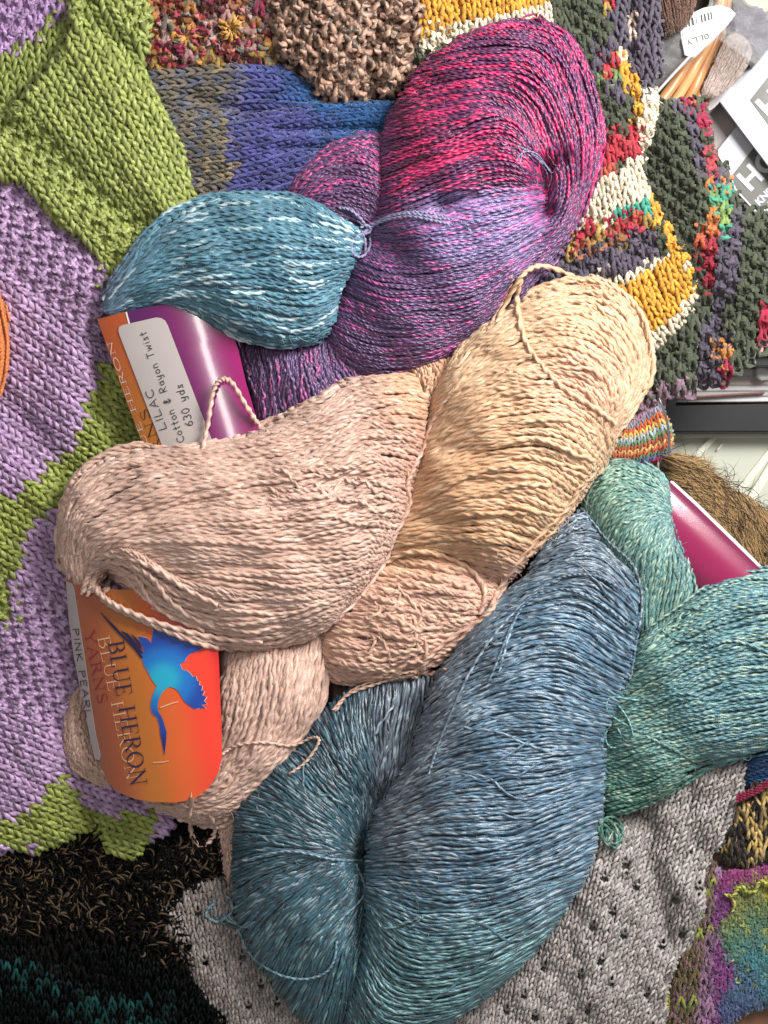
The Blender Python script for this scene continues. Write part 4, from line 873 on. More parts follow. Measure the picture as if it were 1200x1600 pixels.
def build_wrap():
    t = thing('knitted_wrap', 'lilac and lime green knitted wrap with stockinette and seed stitch blocks, along the left side', 'wrap', 0, 0)
    def pat(i, j, x, y):
        band = ((i // 9) % 3 == 1)
        return np.where(band, seedpat(i, j), 1)
    grid = [[(-90, 330), (60, 255), (290, 180)], [(-70, 700), (90, 620), (300, 520)], [(-80, 1050), (100, 970), (330, 880)], [(-110, 1420), (90, 1380), (330, 1330)]]
    # wales run down to the right: rows of the grid go across the wales
    gw = np.array([[(-300, 120), (-190, 480), (-160, 860), (-200, 1330)], [(-100, 215), (0, 560), (10, 950), (-20, 1400)], [(60, 300), (120, 640), (140, 1010), (140, 1440)], [(230, 420), (280, 760), (310, 1130), (330, 1500)]], float)
    fabric('folded_panel', t, [(-40, 240), (60, 290), (150, 400), (215, 420), (260, 560), (280, 740), (230, 860), (200, 1000), (230, 1150), (300, 1240), (262, 1300), (232, 1318), (208, 1347), (176, 1344), (160, 1318), (146, 1304), (110, 1312), (70, 1330), (20, 1333), (-30, 1336), (-80, 1330), (-90, 1200), (-90, 800), (-90, 350)],
           polar(2280, 2035, 44, 15, 2960, 2090), 21, 13.5, col_wrap, m_cotton, 6, T=34, k=0.9, folds=((150, 430, 110, 640, 45, 16), (0, 620, 120, 760, 40, -14), (60, 760, 180, 900, 40, 12), (110, 1150, 150, 1290, 26, -16), (40, 930, 60, 1200, 60, 10), (176, 470, 150, 640, 22, -18)),
           pattern=pat, rad=0.245, amp=0.26, loops=1.4, lump=2.2, jit=0.035, dz=0.27, hide=([(330, 500), (400, 500), (400, 700), (330, 700)],), pitch=15, K=26, smooth=6)
    # corner behind
    fabric('folded_panel', t, [(-60, -60), (260, -60), (240, 20), (180, 110), (90, 180), (20, 250), (-60, 300)], [[(-110, -20), (100, -140), (300, -160)], [(-60, 190), (110, 100), (260, 30)], [(0, 380), (150, 290), (300, 200)]],
           19, 13, col_wcorner, m_cotton, 4, T=22, k=0.7, pattern=lambda i, j, x, y: np.where((y < 90 - x * 0.6), seedpat(i, j), 1), pitch=15, K=26)
    # lime fold on top
    def pg(i, j, x, y):
        e = (x * 0.62 + y * 0.50)   # across the edge ridge
        ridge = np.where(y < 190 - 1.55 * x + 40, 1, 0)
        d2 = np.hypot((x - 150) / 1.7, (y - 275) / 1.0)
        low = ((x - 20) * 0.72 - (y - 190) * 0.69)
        seed = (np.abs(low + 4) < 26) & (y > 150) | (y > 330 + 0 * x) & (x > 190) | ((x > 195) & (y < 70))
        return np.where(seed, seedpat(i, j), np.where(ridge & (j % 2 == 0), -1, 1))
    fabric('folded_panel', t, [(112, -30), (170, -60), (226, -30), (236, 30), (232, 85), (226, 110), (252, 165), (285, 230), (304, 280), (308, 318), (292, 350), (262, 375), (222, 410), (200, 436), (168, 436), (140, 400), (80, 335), (30, 290), (-30, 270), (-40, 190), (20, 168), (58, 128), (90, 82), (112, 40)],
           [[(-150, 190), (20, 50), (205, -130)], [(-55, 305), (90, 165), (252, 0)], [(55, 435), (180, 300), (312, 150)], [(170, 560), (275, 430), (385, 300)]], 21, 13.5, col_wgreen, m_cotton, 24, T=36, k=0.95,
           folds=((226, 100, 130, 30, 20, -12), (10, 190, 250, 380, 26, -13), (118, 20, 20, 175, 16, 15), (150, 120, 270, 330, 34, 8)), pattern=pg, rad=0.25, amp=0.26, loops=1.4, lump=2.2, jit=0.035, dz=0.27, pitch=15, K=26, zbot=12)
    return t

# ---- blue and brown knit
def build_bluekn():
    def cf(px, py, s, rid):
        wx = px + 12 * np.sin(py / 9 + rid * 7); sh = np.shape(px)
        br = C3(lin('#6f665a'), sh); vi = C3(lin('#4a4c8c'), sh); te = C3(lin('#1f5288'), sh); gy = C3(lin('#5d6070'), sh)
        c = mixc(br, gy, (h1(rid * 7) < 0.4) * np.ones(sh)); c = mixc(c, vi, sm(345, 385, wx + 0.1 * (py - 200))); c = mixc(c, te, sm(450, 560, wx + 60 * (py < 170)))
        tan = (h1(rid * 91) > 0.8) & (np.abs(px - 345) < 28); c = mixc(c, C3(lin('#8f7f5e'), sh), tan * np.ones(sh) * 0.8)
        return two(c, rid, 0.25, 0.8)
    t = thing('knitted_sleeve', 'chunky knit shading from brown-grey to violet blue to teal, beside the lime green fold', 'knitwear', 0, 0)
    fabric('folded_panel', t, [(225, 112), (300, 98), (400, 98), (470, 118), (500, 150), (520, 200), (400, 210), (300, 200), (225, 180)], [[(200, 95), (340, 90), (520, 110)], [(215, 150), (350, 135), (520, 165)], [(230, 230), (360, 200), (540, 205)]][::1] if False else
           [[(560, 110), (560, 170), (560, 220)], [(400, 85), (410, 145), (420, 215)], [(200, 95), (205, 165), (215, 235)]], 15, 12, cf, m_wool, 6, T=34, k=1.0, fuzz=400, fuzzlen=22, rad=0.26, folds=((300, 150, 470, 200, 10, -8),), dz=0.26)
    fabric('folded_panel', t, [(240, 195), (300, 178), (400, 172), (500, 158), (560, 162), (625, 168), (640, 230), (600, 300), (470, 330), (400, 400), (300, 420), (270, 330)],
           [[(680, 150), (680, 190), (690, 240), (700, 320)], [(540, 150), (530, 195), (520, 250), (500, 340)], [(390, 165), (385, 225), (380, 290), (370, 390)], [(225, 185), (225, 250), (240, 320), (260, 430)]], 16, 12, cf, m_wool, 17, T=34, k=0.85, fuzz=700, fuzzlen=22, rad=0.26,
           folds=((430, 203, 640, 200, 8, -9), (430, 232, 640, 228, 8, -8), (330, 250, 420, 210, 20, 7)), dz=0.26, hide=([(420, 330), (640, 300), (640, 420), (420, 420)],), zbot=4)
    return t

def build_brown():
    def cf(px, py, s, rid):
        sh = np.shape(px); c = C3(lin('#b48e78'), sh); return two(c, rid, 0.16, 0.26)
    def pat(i, j, x, y): return np.where((i // 2) % 2 == 0, seedpat(i, j // 2), 1)
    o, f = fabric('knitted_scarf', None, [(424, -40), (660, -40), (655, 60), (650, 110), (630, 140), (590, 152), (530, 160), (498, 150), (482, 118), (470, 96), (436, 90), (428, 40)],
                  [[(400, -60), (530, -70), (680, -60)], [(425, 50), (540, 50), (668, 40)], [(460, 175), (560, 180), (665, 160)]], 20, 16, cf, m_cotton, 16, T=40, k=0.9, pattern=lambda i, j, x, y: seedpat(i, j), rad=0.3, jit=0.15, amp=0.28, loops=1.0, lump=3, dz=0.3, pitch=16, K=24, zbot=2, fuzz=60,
                  folds=((590, 0, 580, 150, 16, -10), (500, 0, 520, 90, 18, 8)))
    tag(o, 'thick shiny brown and beige ribbed scarf at the top edge beside the mustard blanket block', 'scarf'); return o

def build_red():
    t = None
    def cf(px, py, s, rid):
        sh = np.shape(px); cols = [lin(q) for q in ('#8c2826', '#9c4638', '#a86a30', '#8c2646', '#6e6a60', '#5e1a20', '#a8863a')]
        k = (h1(rid * 41.7) * 7).astype(int); k = np.broadcast_to(k, sh); c = np.array(cols)[k]
        dd = np.minimum(np.hypot(px - 360, py - 48), np.hypot(px - 292, py - 55)); c = mixc(c, C3(lin('#d99a35'), sh), (dd < 20) * (h1(rid * 3) > 0.4) * 0.9)
        rr = (np.abs(dd - 30) < 6); c = mixc(c, C3(lin('#b08c86'), sh), rr * (h1(rid * 9) > 0.4) * 0.8)
        return two(c, rid, 0.2, 0.7)
    o, f = fabric('crocheted_piece', None, [(222, -40), (440, -40), (436, 60), (430, 96), (380, 106), (300, 104), (225, 106)], [[(210, -50), (330, -50), (445, -50)], [(215, 125), (330, 120), (445, 120)]],
                  17, 13, cf, m_wool, 8, T=26, k=0.8, pattern=lambda i, j, x, y: seedpat(i, j), rad=0.3, jit=0.18, lump=4, dz=0.35, fuzz=700, fuzzlen=26, zbot=2)
    g = Geo()
    for cx, cy, sp in ((362, 46, 24), (290, 58, 26)):
        for k in range(11):
            a = k / 11 * 6.28; cc = lin('#dca13e') if (sp == 24) else lin(['#c77a3a', '#b8495a', '#8f8a5e'][k % 3])
            f1 = lambda px, py, s, r, cc=cc: (C3(cc, np.shape(px)), C3(cc * 0.75, np.shape(px)))
            strand(g, [(cx + 3 * math.cos(a), cy + 3 * math.sin(a), 1), (cx + sp * .55 * math.cos(a - .12), cy + sp * .55 * math.sin(a - .12), 7), (cx + sp * math.cos(a), cy + sp * math.sin(a), 1)], 3.9, f1, pitch=16, off=4, taper=True)
        for k in range(14):
            a = k / 14 * 6.28; cc = lin(['#b78d8a', '#c2405e', '#8d8f86', '#cf7a6a'][k % 4]); rr = sp * 1.28
            f1 = lambda px, py, s, r, cc=cc: (C3(cc, np.shape(px)), C3(cc * 0.7, np.shape(px)))
            strand(g, [(cx + rr * math.cos(a), cy + rr * math.sin(a), 0), (cx + (rr + 4) * math.cos(a + .25), cy + (rr + 4) * math.sin(a + .25), 5), (cx + rr * math.cos(a + .55), cy + rr * math.sin(a + .55), 0)], 4.2, f1, pitch=14, off=4, taper=True)
    fl = g.build('crocheted_flower', m_wool, o)
    tag(o, 'red, orange and grey crocheted piece with mustard flower shapes, at the top edge', 'crochet piece'); return o

# ---- striped blanket
OL, CH, MU, CRM, RD = '#4c5240', '#5a5262', '#e0a01f', '#dfd2b8', '#b01f3c'
B_REG = [
    ([(640, -40), (880, -40), (850, 8), (660, 62), (640, 62)], MU), ([(640, 50), (700, 44), (880, 2), (905, -5), (880, 30), (760, 62), (640, 96)], CRM), ([(640, 90), (720, 70), (720, 240), (600, 240)], OL),
    ([(855, 15), (880, -40), (932, -40), (955, 60), (962, 120), (900, 112)], OL), ([(932, -40), (968, -40), (968, 12), (950, 24), (938, 5)], RD), ([(955, 20), (1040, -40), (1050, 200), (990, 150), (960, 120)], CH),
    ([(915, 62), (962, 62), (985, 95), (985, 150), (940, 130)], CH), ([(935, 108), (955, 90), (966, 98), (958, 115), (940, 122)], '#c62f3c'), ([(935, 118), (962, 110), (968, 122), (938, 134)], '#6f8a4a'),
    ([(940, 130), (984, 118), (990, 152), (940, 162)], CH), ([(935, 152), (990, 150), (994, 205), (935, 208)], OL),
    ([(966, 84), (984, 84), (1000, 140), (1012, 152), (1008, 200), (1002, 215), (990, 210), (984, 150)], MU), ([(968, 68), (984, 60), (984, 86), (968, 88)], CRM), ([(984, 20), (992, 22), (994, 60), (986, 84), (980, 60)], '#c9b3a6'),
    ([(1006, 146), (1040, 146), (1030, 200), (1024, 250), (1000, 236), (1002, 200)], CRM),
    ([(925, 205), (1004, 202), (1006, 240), (925, 275)], '#b8303f'), ([(925, 262), (965, 262), (940, 285), (915, 290)], '#c85a4a'),
    ([(880, 300), (930, 280), (975, 262), (1005, 238), (1022, 290), (1020, 315), (990, 332), (880, 372)], CRM), ([(962, 322), (990, 314), (1012, 306), (1012, 335), (965, 348)], '#3fa08a'),
    ([(800, 400), (880, 362), (940, 345), (1020, 328), (1016, 352), (960, 388), (860, 420), (800, 430)], RD), ([(900, 388), (930, 376), (975, 352), (978, 365), (930, 392), (900, 402)], '#a0603c'),
    ([(800, 425), (870, 400), (950, 388), (1018, 352), (1030, 400), (1000, 418), (920, 448), (820, 470)], CH), ([(800, 430), (860, 425), (820, 450), (800, 452)], RD),
    ([(920, 442), (1000, 415), (1040, 392), (1044, 408), (1020, 420), (960, 452), (925, 462)], CRM),
    ([(1018, 300), (1030, 322), (1060, 375), (1085, 425), (1078, 440), (1050, 400), (1020, 345)], MU), ([(960, 455), (1045, 405), (1090, 430), (1072, 480), (1010, 530), (980, 500)], MU),
    ([(1066, 380), (1082, 400), (1104, 450), (1085, 500), (1015, 560), (990, 545), (1020, 520), (1068, 480), (1088, 440), (1070, 400)], CRM)]
def col_blanket(px, py, s, rid):
    c = polycol(px, py, OL, B_REG, 2.0); sh = np.shape(px)
    r = h1(rid * 53.1) * np.ones(sh)
    isr = (np.abs(c[..., 0] - lin(RD)[0]) < 0.02) & (c[..., 1] < 0.03)
    alt = np.array([lin(q) for q in ('#b01f3c', '#8c1a34', '#c7354c', '#c2643c', '#5f3448', '#a3883c')])[(r * 5.99).astype(int)]
    c = np.where(isr[..., None], alt, c)
    return two(c, rid, 0.16, 0.8)
def col_flap(px, py, s, rid):
    sh = np.shape(px)
    regs = [([(1060, 160), (1080, 155), (1120, 200), (1090, 210)], '#a8224a'), ([(1058, 165), (1075, 162), (1098, 215), (1128, 270), (1150, 330), (1160, 420), (1140, 480), (1115, 500), (1105, 430), (1120, 350), (1085, 250)], CH),
            ([(1100, 225), (1118, 240), (1130, 285), (1118, 300)], '#b8404a'), ([(1112, 285), (1140, 275), (1142, 300), (1118, 308)], '#d07a3a'), ([(1108, 300), (1146, 292), (1146, 350), (1120, 372), (1104, 350)], '#7d9a50'), ([(1100, 330), (1122, 325), (1128, 348), (1100, 352)], '#d0803a'),
            ([(1090, 362), (1122, 358), (1112, 385), (1092, 385)], '#c8603a'), ([(1090, 385), (1122, 382), (1116, 460), (1096, 450)], '#9a2036'), ([(1072, 560), (1100, 500), (1128, 500), (1150, 560), (1130, 610), (1070, 610)], CH),
            ([(1118, 540), (1140, 535), (1146, 560), (1120, 566)], '#d98a3c'), ([(1125, 566), (1155, 560), (1140, 600), (1105, 612)], '#a02048'), ([(1040, 560), (1060, 500), (1100, 540), (1090, 600)], OL),
            ([(990, 620), (1060, 598), (1130, 590), (1060, 640), (990, 665)], '#8d6f80'), ([(1190, 470), (1230, 470), (1230, 530), (1185, 530)], '#b02040')]
    c = polycol(px, py, OL, regs, 2.5); r = h1(rid * 23.7) * np.ones(sh)
    g_ = (c[..., 1] > 0.3) & (r > 0.6); c[g_] = lin('#3f9478'); return two(c, rid, 0.18, 0.8)
def build_blanket():
    t = thing('crocheted_blanket', 'chunky blanket in olive, mustard, cream, charcoal and red blocks, folded at the upper right', 'blanket', 0, 0)
    gar = lambda i, j, x, y: np.where((x > 0) & (((x < 890) & (y < 45)) | ((x > 950) & (y > 405) & (x < 1080)) | ((y > 240) & (y < 335) & (x > 880))), 1, seedpat(i, j))
    fabric('folded_panel', t, [(1000, 215), (1015, 165), (1060, 156), (1102, 166), (1116, 200), (1126, 250), (1142, 292), (1168, 325), (1230, 345), (1250, 400), (1230, 480), (1190, 545), (1150, 590), (1095, 606), (1040, 625), (1000, 655), (960, 660), (930, 600), (960, 520), (1060, 460), (1050, 400), (1000, 330)],
           [[(900, 130), (1050, 120), (1280, 130)], [(900, 300), (1080, 300), (1290, 290)], [(900, 480), (1070, 480), (1280, 470)], [(900, 690), (1060, 690), (1260, 680)]], 16, 13, col_flap, m_chunky, -4, T=46, k=0.9, pattern=lambda i, j, x, y: seedpat(i, j), rad=0.285, jit=0.1, amp=0.23, loops=1.15,
           lump=2.0, dz=0.3, fuzz=200, folds=((1060, 200, 1130, 420, 34, 12), (1120, 480, 1080, 610, 22, -12), (1090, 250, 1040, 330, 14, -8)), zbot=-60)
    fabric('folded_panel', t, [(935, -60), (1030, -60), (1034, 20), (1035, 80), (1022, 120), (1005, 145), (985, 110), (950, 60)], [[(920, -70), (985, -75), (1050, -70)], [(930, 60), (990, 55), (1050, 50)], [(950, 180), (1000, 175), (1050, 170)]], 15, 12,
           lambda px, py, s, rid: two(polycol(px, py, CH, [([(930, -60), (968, -60), (966, 12), (950, 24), (930, 5)], RD), ([(980, 10), (990, 10), (994, 60), (988, 90), (980, 90)], '#c9b3a6')]), rid, 0.16), m_chunky, 10, T=30, k=0.9, pattern=None, rad=0.26, jit=0.15, dz=0.3, zbot=-40, fuzz=50, folds=((986, -20, 988, 90, 8, -12),))
    fabric('folded_panel', t, [(645, -60), (940, -60), (955, 30), (968, 75), (985, 82), (1003, 135), (1026, 150), (1026, 200), (1012, 250), (1020, 300), (1040, 335), (1070, 375), (1094, 415), (1102, 450), (1080, 500), (1035, 545), (1000, 562), (930, 600), (760, 600), (620, 500), (560, 300), (610, 200), (640, 150), (648, 60)],
           [[(560, -60), (760, -110), (900, -140), (1080, -160)], [(590, 120), (780, 100), (930, 60), (1090, 40)], [(560, 330), (780, 330), (960, 270), (1100, 220)], [(620, 620), (800, 560), (1000, 480), (1150, 370)], [(700, 800), (900, 720), (1100, 620), (1220, 520)]],
           16, 13, col_blanket, m_chunky, 6, T=38, k=0.9, pattern=gar, rad=0.285, jit=0.09, amp=0.23, loops=1.15, lump=2.0, dz=0.3, fuzz=200, folds=((1008, 230, 1040, 340, 10, -9), (985, 90, 990, 210, 8, -8), (930, 240, 1010, 225, 12, 6), (1050, 400, 1010, 420, 12, -5)), zbot=-4,
           hide=([(650, 130), (720, 80), (800, 60), (880, 80), (915, 130), (930, 200), (900, 320), (840, 400), (770, 440), (900, 470), (980, 540), (900, 620), (500, 640), (500, 300)],))
    return t

# ---- grey lace scarf
def build_lace():
    def cf(px, py, s, rid):
        sh = np.shape(px); c = mixc(C3(lin('#aaa29e'), sh), C3(lin('#c2bab6'), sh), h1(rid * 9) * np.ones(sh)); c = mixc(c, C3(lin('#7d6f66'), sh), 0.6 * sm(480, 300, px)); return two(c, rid, 0.12, 0.6)
    def skip(i, j, x, y):
        a = (i % 9 == 4) & (j % 8 < 2) | ((i % 9 == 6) | (i % 9 == 2)) & ((j % 8 == 3) | (j % 8 == 4))
        return a & (y > 1330)
    o, f = fabric('lace_scarf', None, [(236, 1396), (285, 1380), (340, 1372), (420, 1300), (700, 1290), (900, 1250), (960, 1190), (1060, 1140), (1165, 1180), (1163, 1215), (1152, 1262), (1128, 1320), (1104, 1362), (1104, 1400), (1094, 1450), (1060, 1510), (1040, 1570), (1010, 1620), (700, 1660), (400, 1660), (345, 1600), (290, 1520), (254, 1450)],
                  polar(560, 3000, 74, 112, 2020, 1320),
                  13, 9.6, cf, m_lace, 2, T=30, k=0.7, rad=0.26, jit=0.07, dz=0.28, skip=skip, back=5, amp=0.25, K=13, fuzz=500, fuzzlen=18, lobes=3, pitch=14, lump=3.0,
                  folds=((1000, 1270, 1045, 1470, 24, -24), (1070, 1230, 1090, 1330, 20, -12), (940, 1320, 930, 1560, 36, 20), (820, 1480, 740, 1640, 30, -14), (1080, 1400, 1040, 1540, 26, 10), (960, 1240, 1110, 1220, 20, 9)),
                  hide=([(440, 1330), (560, 1280), (900, 1250), (900, 1330), (800, 1470), (700, 1580), (520, 1580), (440, 1500), (400, 1420)],))
    tag(o, 'grey lace knitted scarf with small eyelet holes, spread under the large blue skein', 'scarf'); return o

# ---- dark pieces at lower left
def build_darks():
    def cf(px, py, s, rid): return two(C3(lin('#080706'), np.shape(px)), rid, 0.2)
    o, f = fabric('boucle_scarf', None, [(-60, 1290), (60, 1300), (160, 1280), (300, 1250), (380, 1280), (370, 1380), (300, 1420), (330, 1500), (330, 1560), (200, 1560), (-60, 1540)], [[(-60, 1270), (180, 1260), (390, 1250)], [(-60, 1560), (180, 1560), (390, 1560)]],
                  20, 16, cf, m_dark, 0, T=20, k=0.7, rad=0.25, fuzz=0, jit=0.2)
    g = Geo()
    olp = np.array([(-30, 1325), (60, 1330), (140, 1300), (170, 1345), (215, 1350), (265, 1290), (330, 1290), (345, 1340), (340, 1372), (255, 1385), (262, 1430), (290, 1500), (230, 1490), (150, 1465), (60, 1455), (-30, 1450)], float)
    def posf(n):
        x = rng.uniform(-30, 350, n); y = rng.uniform(1280, 1510, n); k = inside(olp, x, y); return x[k], y[k]
    def dirf(x, y): return -0.5 + 0.9 * np.sin(x / 43.0 + 1) + 0.7 * np.cos(y / 37.0 + x / 90)
    def hc(x, y, k, r): return mixc(C3(lin('#0e0b09'), x.shape), C3(lin('#5a4b3a'), x.shape), ((r > 0.70) * np.sin(k * 3.1)) * np.ones(x.shape))
    hairs(g, 4200, posf, dirf, 34, 1.6, hc, K=12, bend=2.0, lift=10, spread=0.25, z0=0, taper=False)
    g.build('pile', m_dark, o)
    tag(o, 'dark brown shaggy boucle scarf below the lilac wrap', 'scarf')
    def c2(px, py, s, rid):
        sh = np.shape(px); wy = py + 8 * np.sin(px / 14)
        t1 = sm(1495, 1515, wy) * sm(1570, 1540, wy) * sm(130, 80, px) + sm(1548, 1560, wy + 0.05 * px) * sm(60, 100, px) * sm(290, 240, px) * 0.9
        c = mixc(C3(lin('#030506'), sh), C3(lin('#164442'), sh), np.clip(t1, 0, 1) * (h1(rid * 5) > 0.5) * (0.4 + 0.6 * h1(rid * 19))); return two(c, rid, 0.25, 0.7)
    o2, f = fabric('dark_cardigan', None, [(-60, 1445), (60, 1455), (150, 1468), (230, 1492), (290, 1510), (330, 1560), (370, 1640), (-60, 1660)], [[(-70, 1440), (150, 1450), (390, 1490)], [(-70, 1680), (150, 1690), (390, 1700)]],
                   13, 11, c2, m_dark, 6, T=24, k=0.7, rad=0.25, jit=0.15, dz=0.3, folds=((60, 1480, 200, 1560, 30, -10),), zbot=0, fuzz=80)
    tag(o2, 'near-black cardigan knit with teal flecks in the lower left corner', 'cardigan')
    return o, o2

# ---- lower right pieces
def build_lower_right():
    def cf(px, py, s, rid):
        sh = np.shape(px); r = h1(rid * 33) * np.ones(sh); c = np.array([lin(q) for q in ('#b89c4e', '#8a7340', '#2a2420', '#c9a862', '#3a3128')])[(r * 4.99).astype(int)]; return two(c, rid, 0.15, 0.45)
    o, f = fabric('knitted_hat', None, [(1130, 1345), (1140, 1290), (1160, 1240), (1185, 1218), (1260, 1200), (1280, 1300), (1270, 1350), (1200, 1352)], [[(1290, 1180), (1190, 1195), (1090, 1270)], [(1300, 1280), (1200, 1300), (1110, 1340)], [(1300, 1400), (1200, 1400), (1110, 1400)]], 15, 12, cf, m_wool, 4, T=26, k=0.9, jit=0.2, dz=0.3, fuzz=80, pattern=None)
    tag(o, 'yellow, beige and black knit at the right edge above the rainbow bag', 'knitwear')
    def cb(px, py, s, rid):
        sh = np.shape(px); return two(mixc(C3(lin('#1d4f86'), sh), C3(lin('#102c50'), sh), h1(rid * 5) * np.ones(sh)), rid, 0.2)
    t = thing('yarn_ball', 'dark blue yarn ball with a crimson strand at the right edge under the green skein', 'yarn ball', 0, 0)
    bundle('strand_bundle', t, [(1160, 1185), (1190, 1165), (1260, 1150), (1290, 1190), (1260, 1225), (1200, 1235), (1165, 1230)], [[(1150, 1200), (1200, 1160), (1290, 1140)], [(1155, 1215), (1200, 1190), (1290, 1180)], [(1160, 1235), (1200, 1222), (1290, 1215)]], 4, 0.6, 32, 2.8, cb, m_wool, zbot=0, fuzz=10)
    g = Geo()
    for q in range(3): strand(g, [(1150, 1244 + 4 * q, 2), (1180, 1232 + 4 * q, 4), (1215, 1212 + 4 * q, 4), (1260, 1200 + 4 * q, 2)], 3.2, lambda px, py, s, r: (C3(lin('#8f1d42'), np.shape(px)), C3(lin('#6f1530'), np.shape(px))), pitch=16, off=16)
    g.build('loose_strand', m_wool, t)
    # rainbow felted bag
    def cr(px, py, s, rid):
        sh = np.shape(px); wy = py + 18 * np.sin(px / 17 + 1) ; wx = px + 14 * np.sin(py / 19)
        c = mixc(C3(lin('#7f8440'), sh), C3(lin('#55795c'), sh), sm(1400, 1460, wy)); c = mixc(c, C3(lin('#a08a28'), sh), 0.7 * sm(1160, 1200, wx) * sm(1440, 1400, wy))
        c = mixc(c, C3(lin('#3f7a80'), sh), sm(1440, 1510, wy - 0.3 * (wx - 1150))); c = mixc(c, C3(lin('#4a4a80'), sh), 0.85 * sm(1500, 1570, wy + 0.9 * (1150 - wx)))
        c = mixc(c, C3(lin('#7a3a78'), sh), sm(1140, 1128, wx)); c = mixc(c, C3(lin('#86356c'), sh), sm(1388, 1376, py + 0.22 * (px - 1150)))
        c = mixc(c, C3(lin('#a2a650'), sh), ((h1(rid * 71) > 0.92) & (py < 1540) & (px > 1140)) * 0.8 * np.ones(sh)); return two(c, rid, 0.15, 0.9)
    o, f = fabric('felted_bag', None, [(1118, 1378), (1160, 1362), (1270, 1345), (1290, 1450), (1280, 1560), (1200, 1572), (1150, 1592), (1120, 1640), (1105, 1600), (1112, 1480)], [[(1090, 1345), (1200, 1340), (1300, 1330)], [(1090, 1650), (1200, 1640), (1300, 1620)]], 8.5, 6.5, cr, m_felt, 6, T=20, k=0.9, jit=0.2, dz=0.1, rad=0.36, K=12, fuzz=1100, fuzzlen=16,
                  pattern=lambda i, j, x, y: seedpat(i, j), lump=1.2)
    g = Geo()
    yl = lambda px, py, s, r: (C3(lin('#b7b845'), np.shape(px)), C3(lin('#8f9435'), np.shape(px)))
    strand(g, [(1133, 1398, 2), (1145, 1400, 6), (1152, 1390, 6), (1160, 1385, 6), (1168, 1394, 6), (1180, 1392, 6), (1186, 1378, 6), (1194, 1378, 6), (1206, 1388, 4)], 3.4, yl, off=4, pitch=14)
    strand(g, [(1140, 1398, 2), (1148, 1412, 6), (1144, 1424, 3)], 2.6, yl, off=4, pitch=14)
    g.build('stitched_edge', m_felt, o)
    tag(o, 'rainbow felted bag in green, teal and purple with a yellow stitched edge, lower right', 'bag')
    def cm(px, py, s, rid):
        sh = np.shape(px); wx = px - (1600 - py) * 0.12; c = mixc(C3(lin('#6a5a34'), sh), C3(lin('#93688f'), sh), sm(1082, 1096, wx))
        c = mixc(c, C3(lin('#7e4e6e'), sh), 0.5 * sm(1090, 1078, wx) * (h1(rid * 7) > 0.5)); c = mixc(c, C3(lin('#8f9a2c'), sh), ((h1(rid * 47) > 0.82) & (wx < 1090)) * 0.9 * np.ones(sh)); return two(c, rid, 0.2, 0.8)
    o, f = fabric('mohair_scarf', None, [(1098, 1345), (1130, 1365), (1138, 1420), (1132, 1500), (1130, 1560), (1128, 1650), (1048, 1650), (1050, 1570), (1058, 1500), (1082, 1430)], [[(1080, 1330), (1150, 1330)], [(1060, 1480), (1150, 1480)], [(1030, 1660), (1140, 1660)]], 12, 10, cm, m_felt, 3, T=22, k=0.9, jit=0.2, dz=0.25, fuzz=700, fuzzlen=30)
    tag(o, 'narrow mauve and olive mohair scarf between the grey lace and the rainbow bag', 'scarf')
    o, f = fabric('yellow_knit', None, [(1000, 1650), (1020, 1590), (1050, 1540), (1062, 1560), (1052, 1650)], [[(990, 1530), (1080, 1530)], [(990, 1660), (1080, 1660)]], 8, 6, lambda px, py, s, rid: two(C3(lin('#dccf72'), np.shape(px)), rid, 0.05), m_cotton, 2, T=10, k=0.9, jit=0.05)
    tag(o, 'small corner of pale yellow knit at the bottom edge beside the grey lace', 'knitwear')

# ---- striped sock with needle
def build_sock():
    rows = ['#b01f3a', '#4f63a0', '#5f7f55', '#c2452f', '#cda458', '#b0503a', '#6f8a5a', '#9fb2bc', '#e2b45a', '#d2622c', '#8f90a0', '#a67c94', '#8a8a78', '#c9a048', '#4f5a48', '#7f8795']
    RC = np.array([lin(q) for q in rows])
    def cf(px, py, i, j, rid): k = np.clip(j, 0, 15).astype(int); return two(RC[k], rid, 0.1, 0.85)
    cf.ij = 1
    o, f = fabric('striped_sock', None, [(920, 728), (935, 690), (960, 660), (985, 640), (1030, 628), (1042, 650), (1046, 680), (1043, 706), (1020, 722), (980, 728)],
                  [[(915, 722), (980, 732), (1056, 712)], [(925, 690), (985, 698), (1062, 672)], [(940, 655), (985, 655), (1035, 615)]], 9.0, 6.6, cf, m_wool, 2, T=26, k=0.9, jit=0.06, rad=0.3, dz=0.2, fuzz=30, K=13)
    tag(o, 'small sock in progress with narrow orange, yellow, green and grey stripes', 'sock')
    g = Geo(); K = 40; p = crv([(1030, 622, 44), (1040, 650, 40), (1045, 680, 36), (1045, 715, 30)], K)[None]
    tubes(g, p, np.full((1, K), 2.1) * np.clip(np.minimum(np.arange(K)[None] + 2, K + 1 - np.arange(K)[None]) / 6, 0.15, 1), np.zeros((1, K)), C3(lin('#c8c8cc'), (1, K)), C3(lin('#c8c8cc'), (1, K)), nv=10, depth=0)
    o = g.build('knitting_needle', flat_mat('needle_steel', '#b8b8bc', 0.25, 0.5, metal=1)); tag(o, 'thin steel knitting needle through the edge of the striped sock', 'needle')

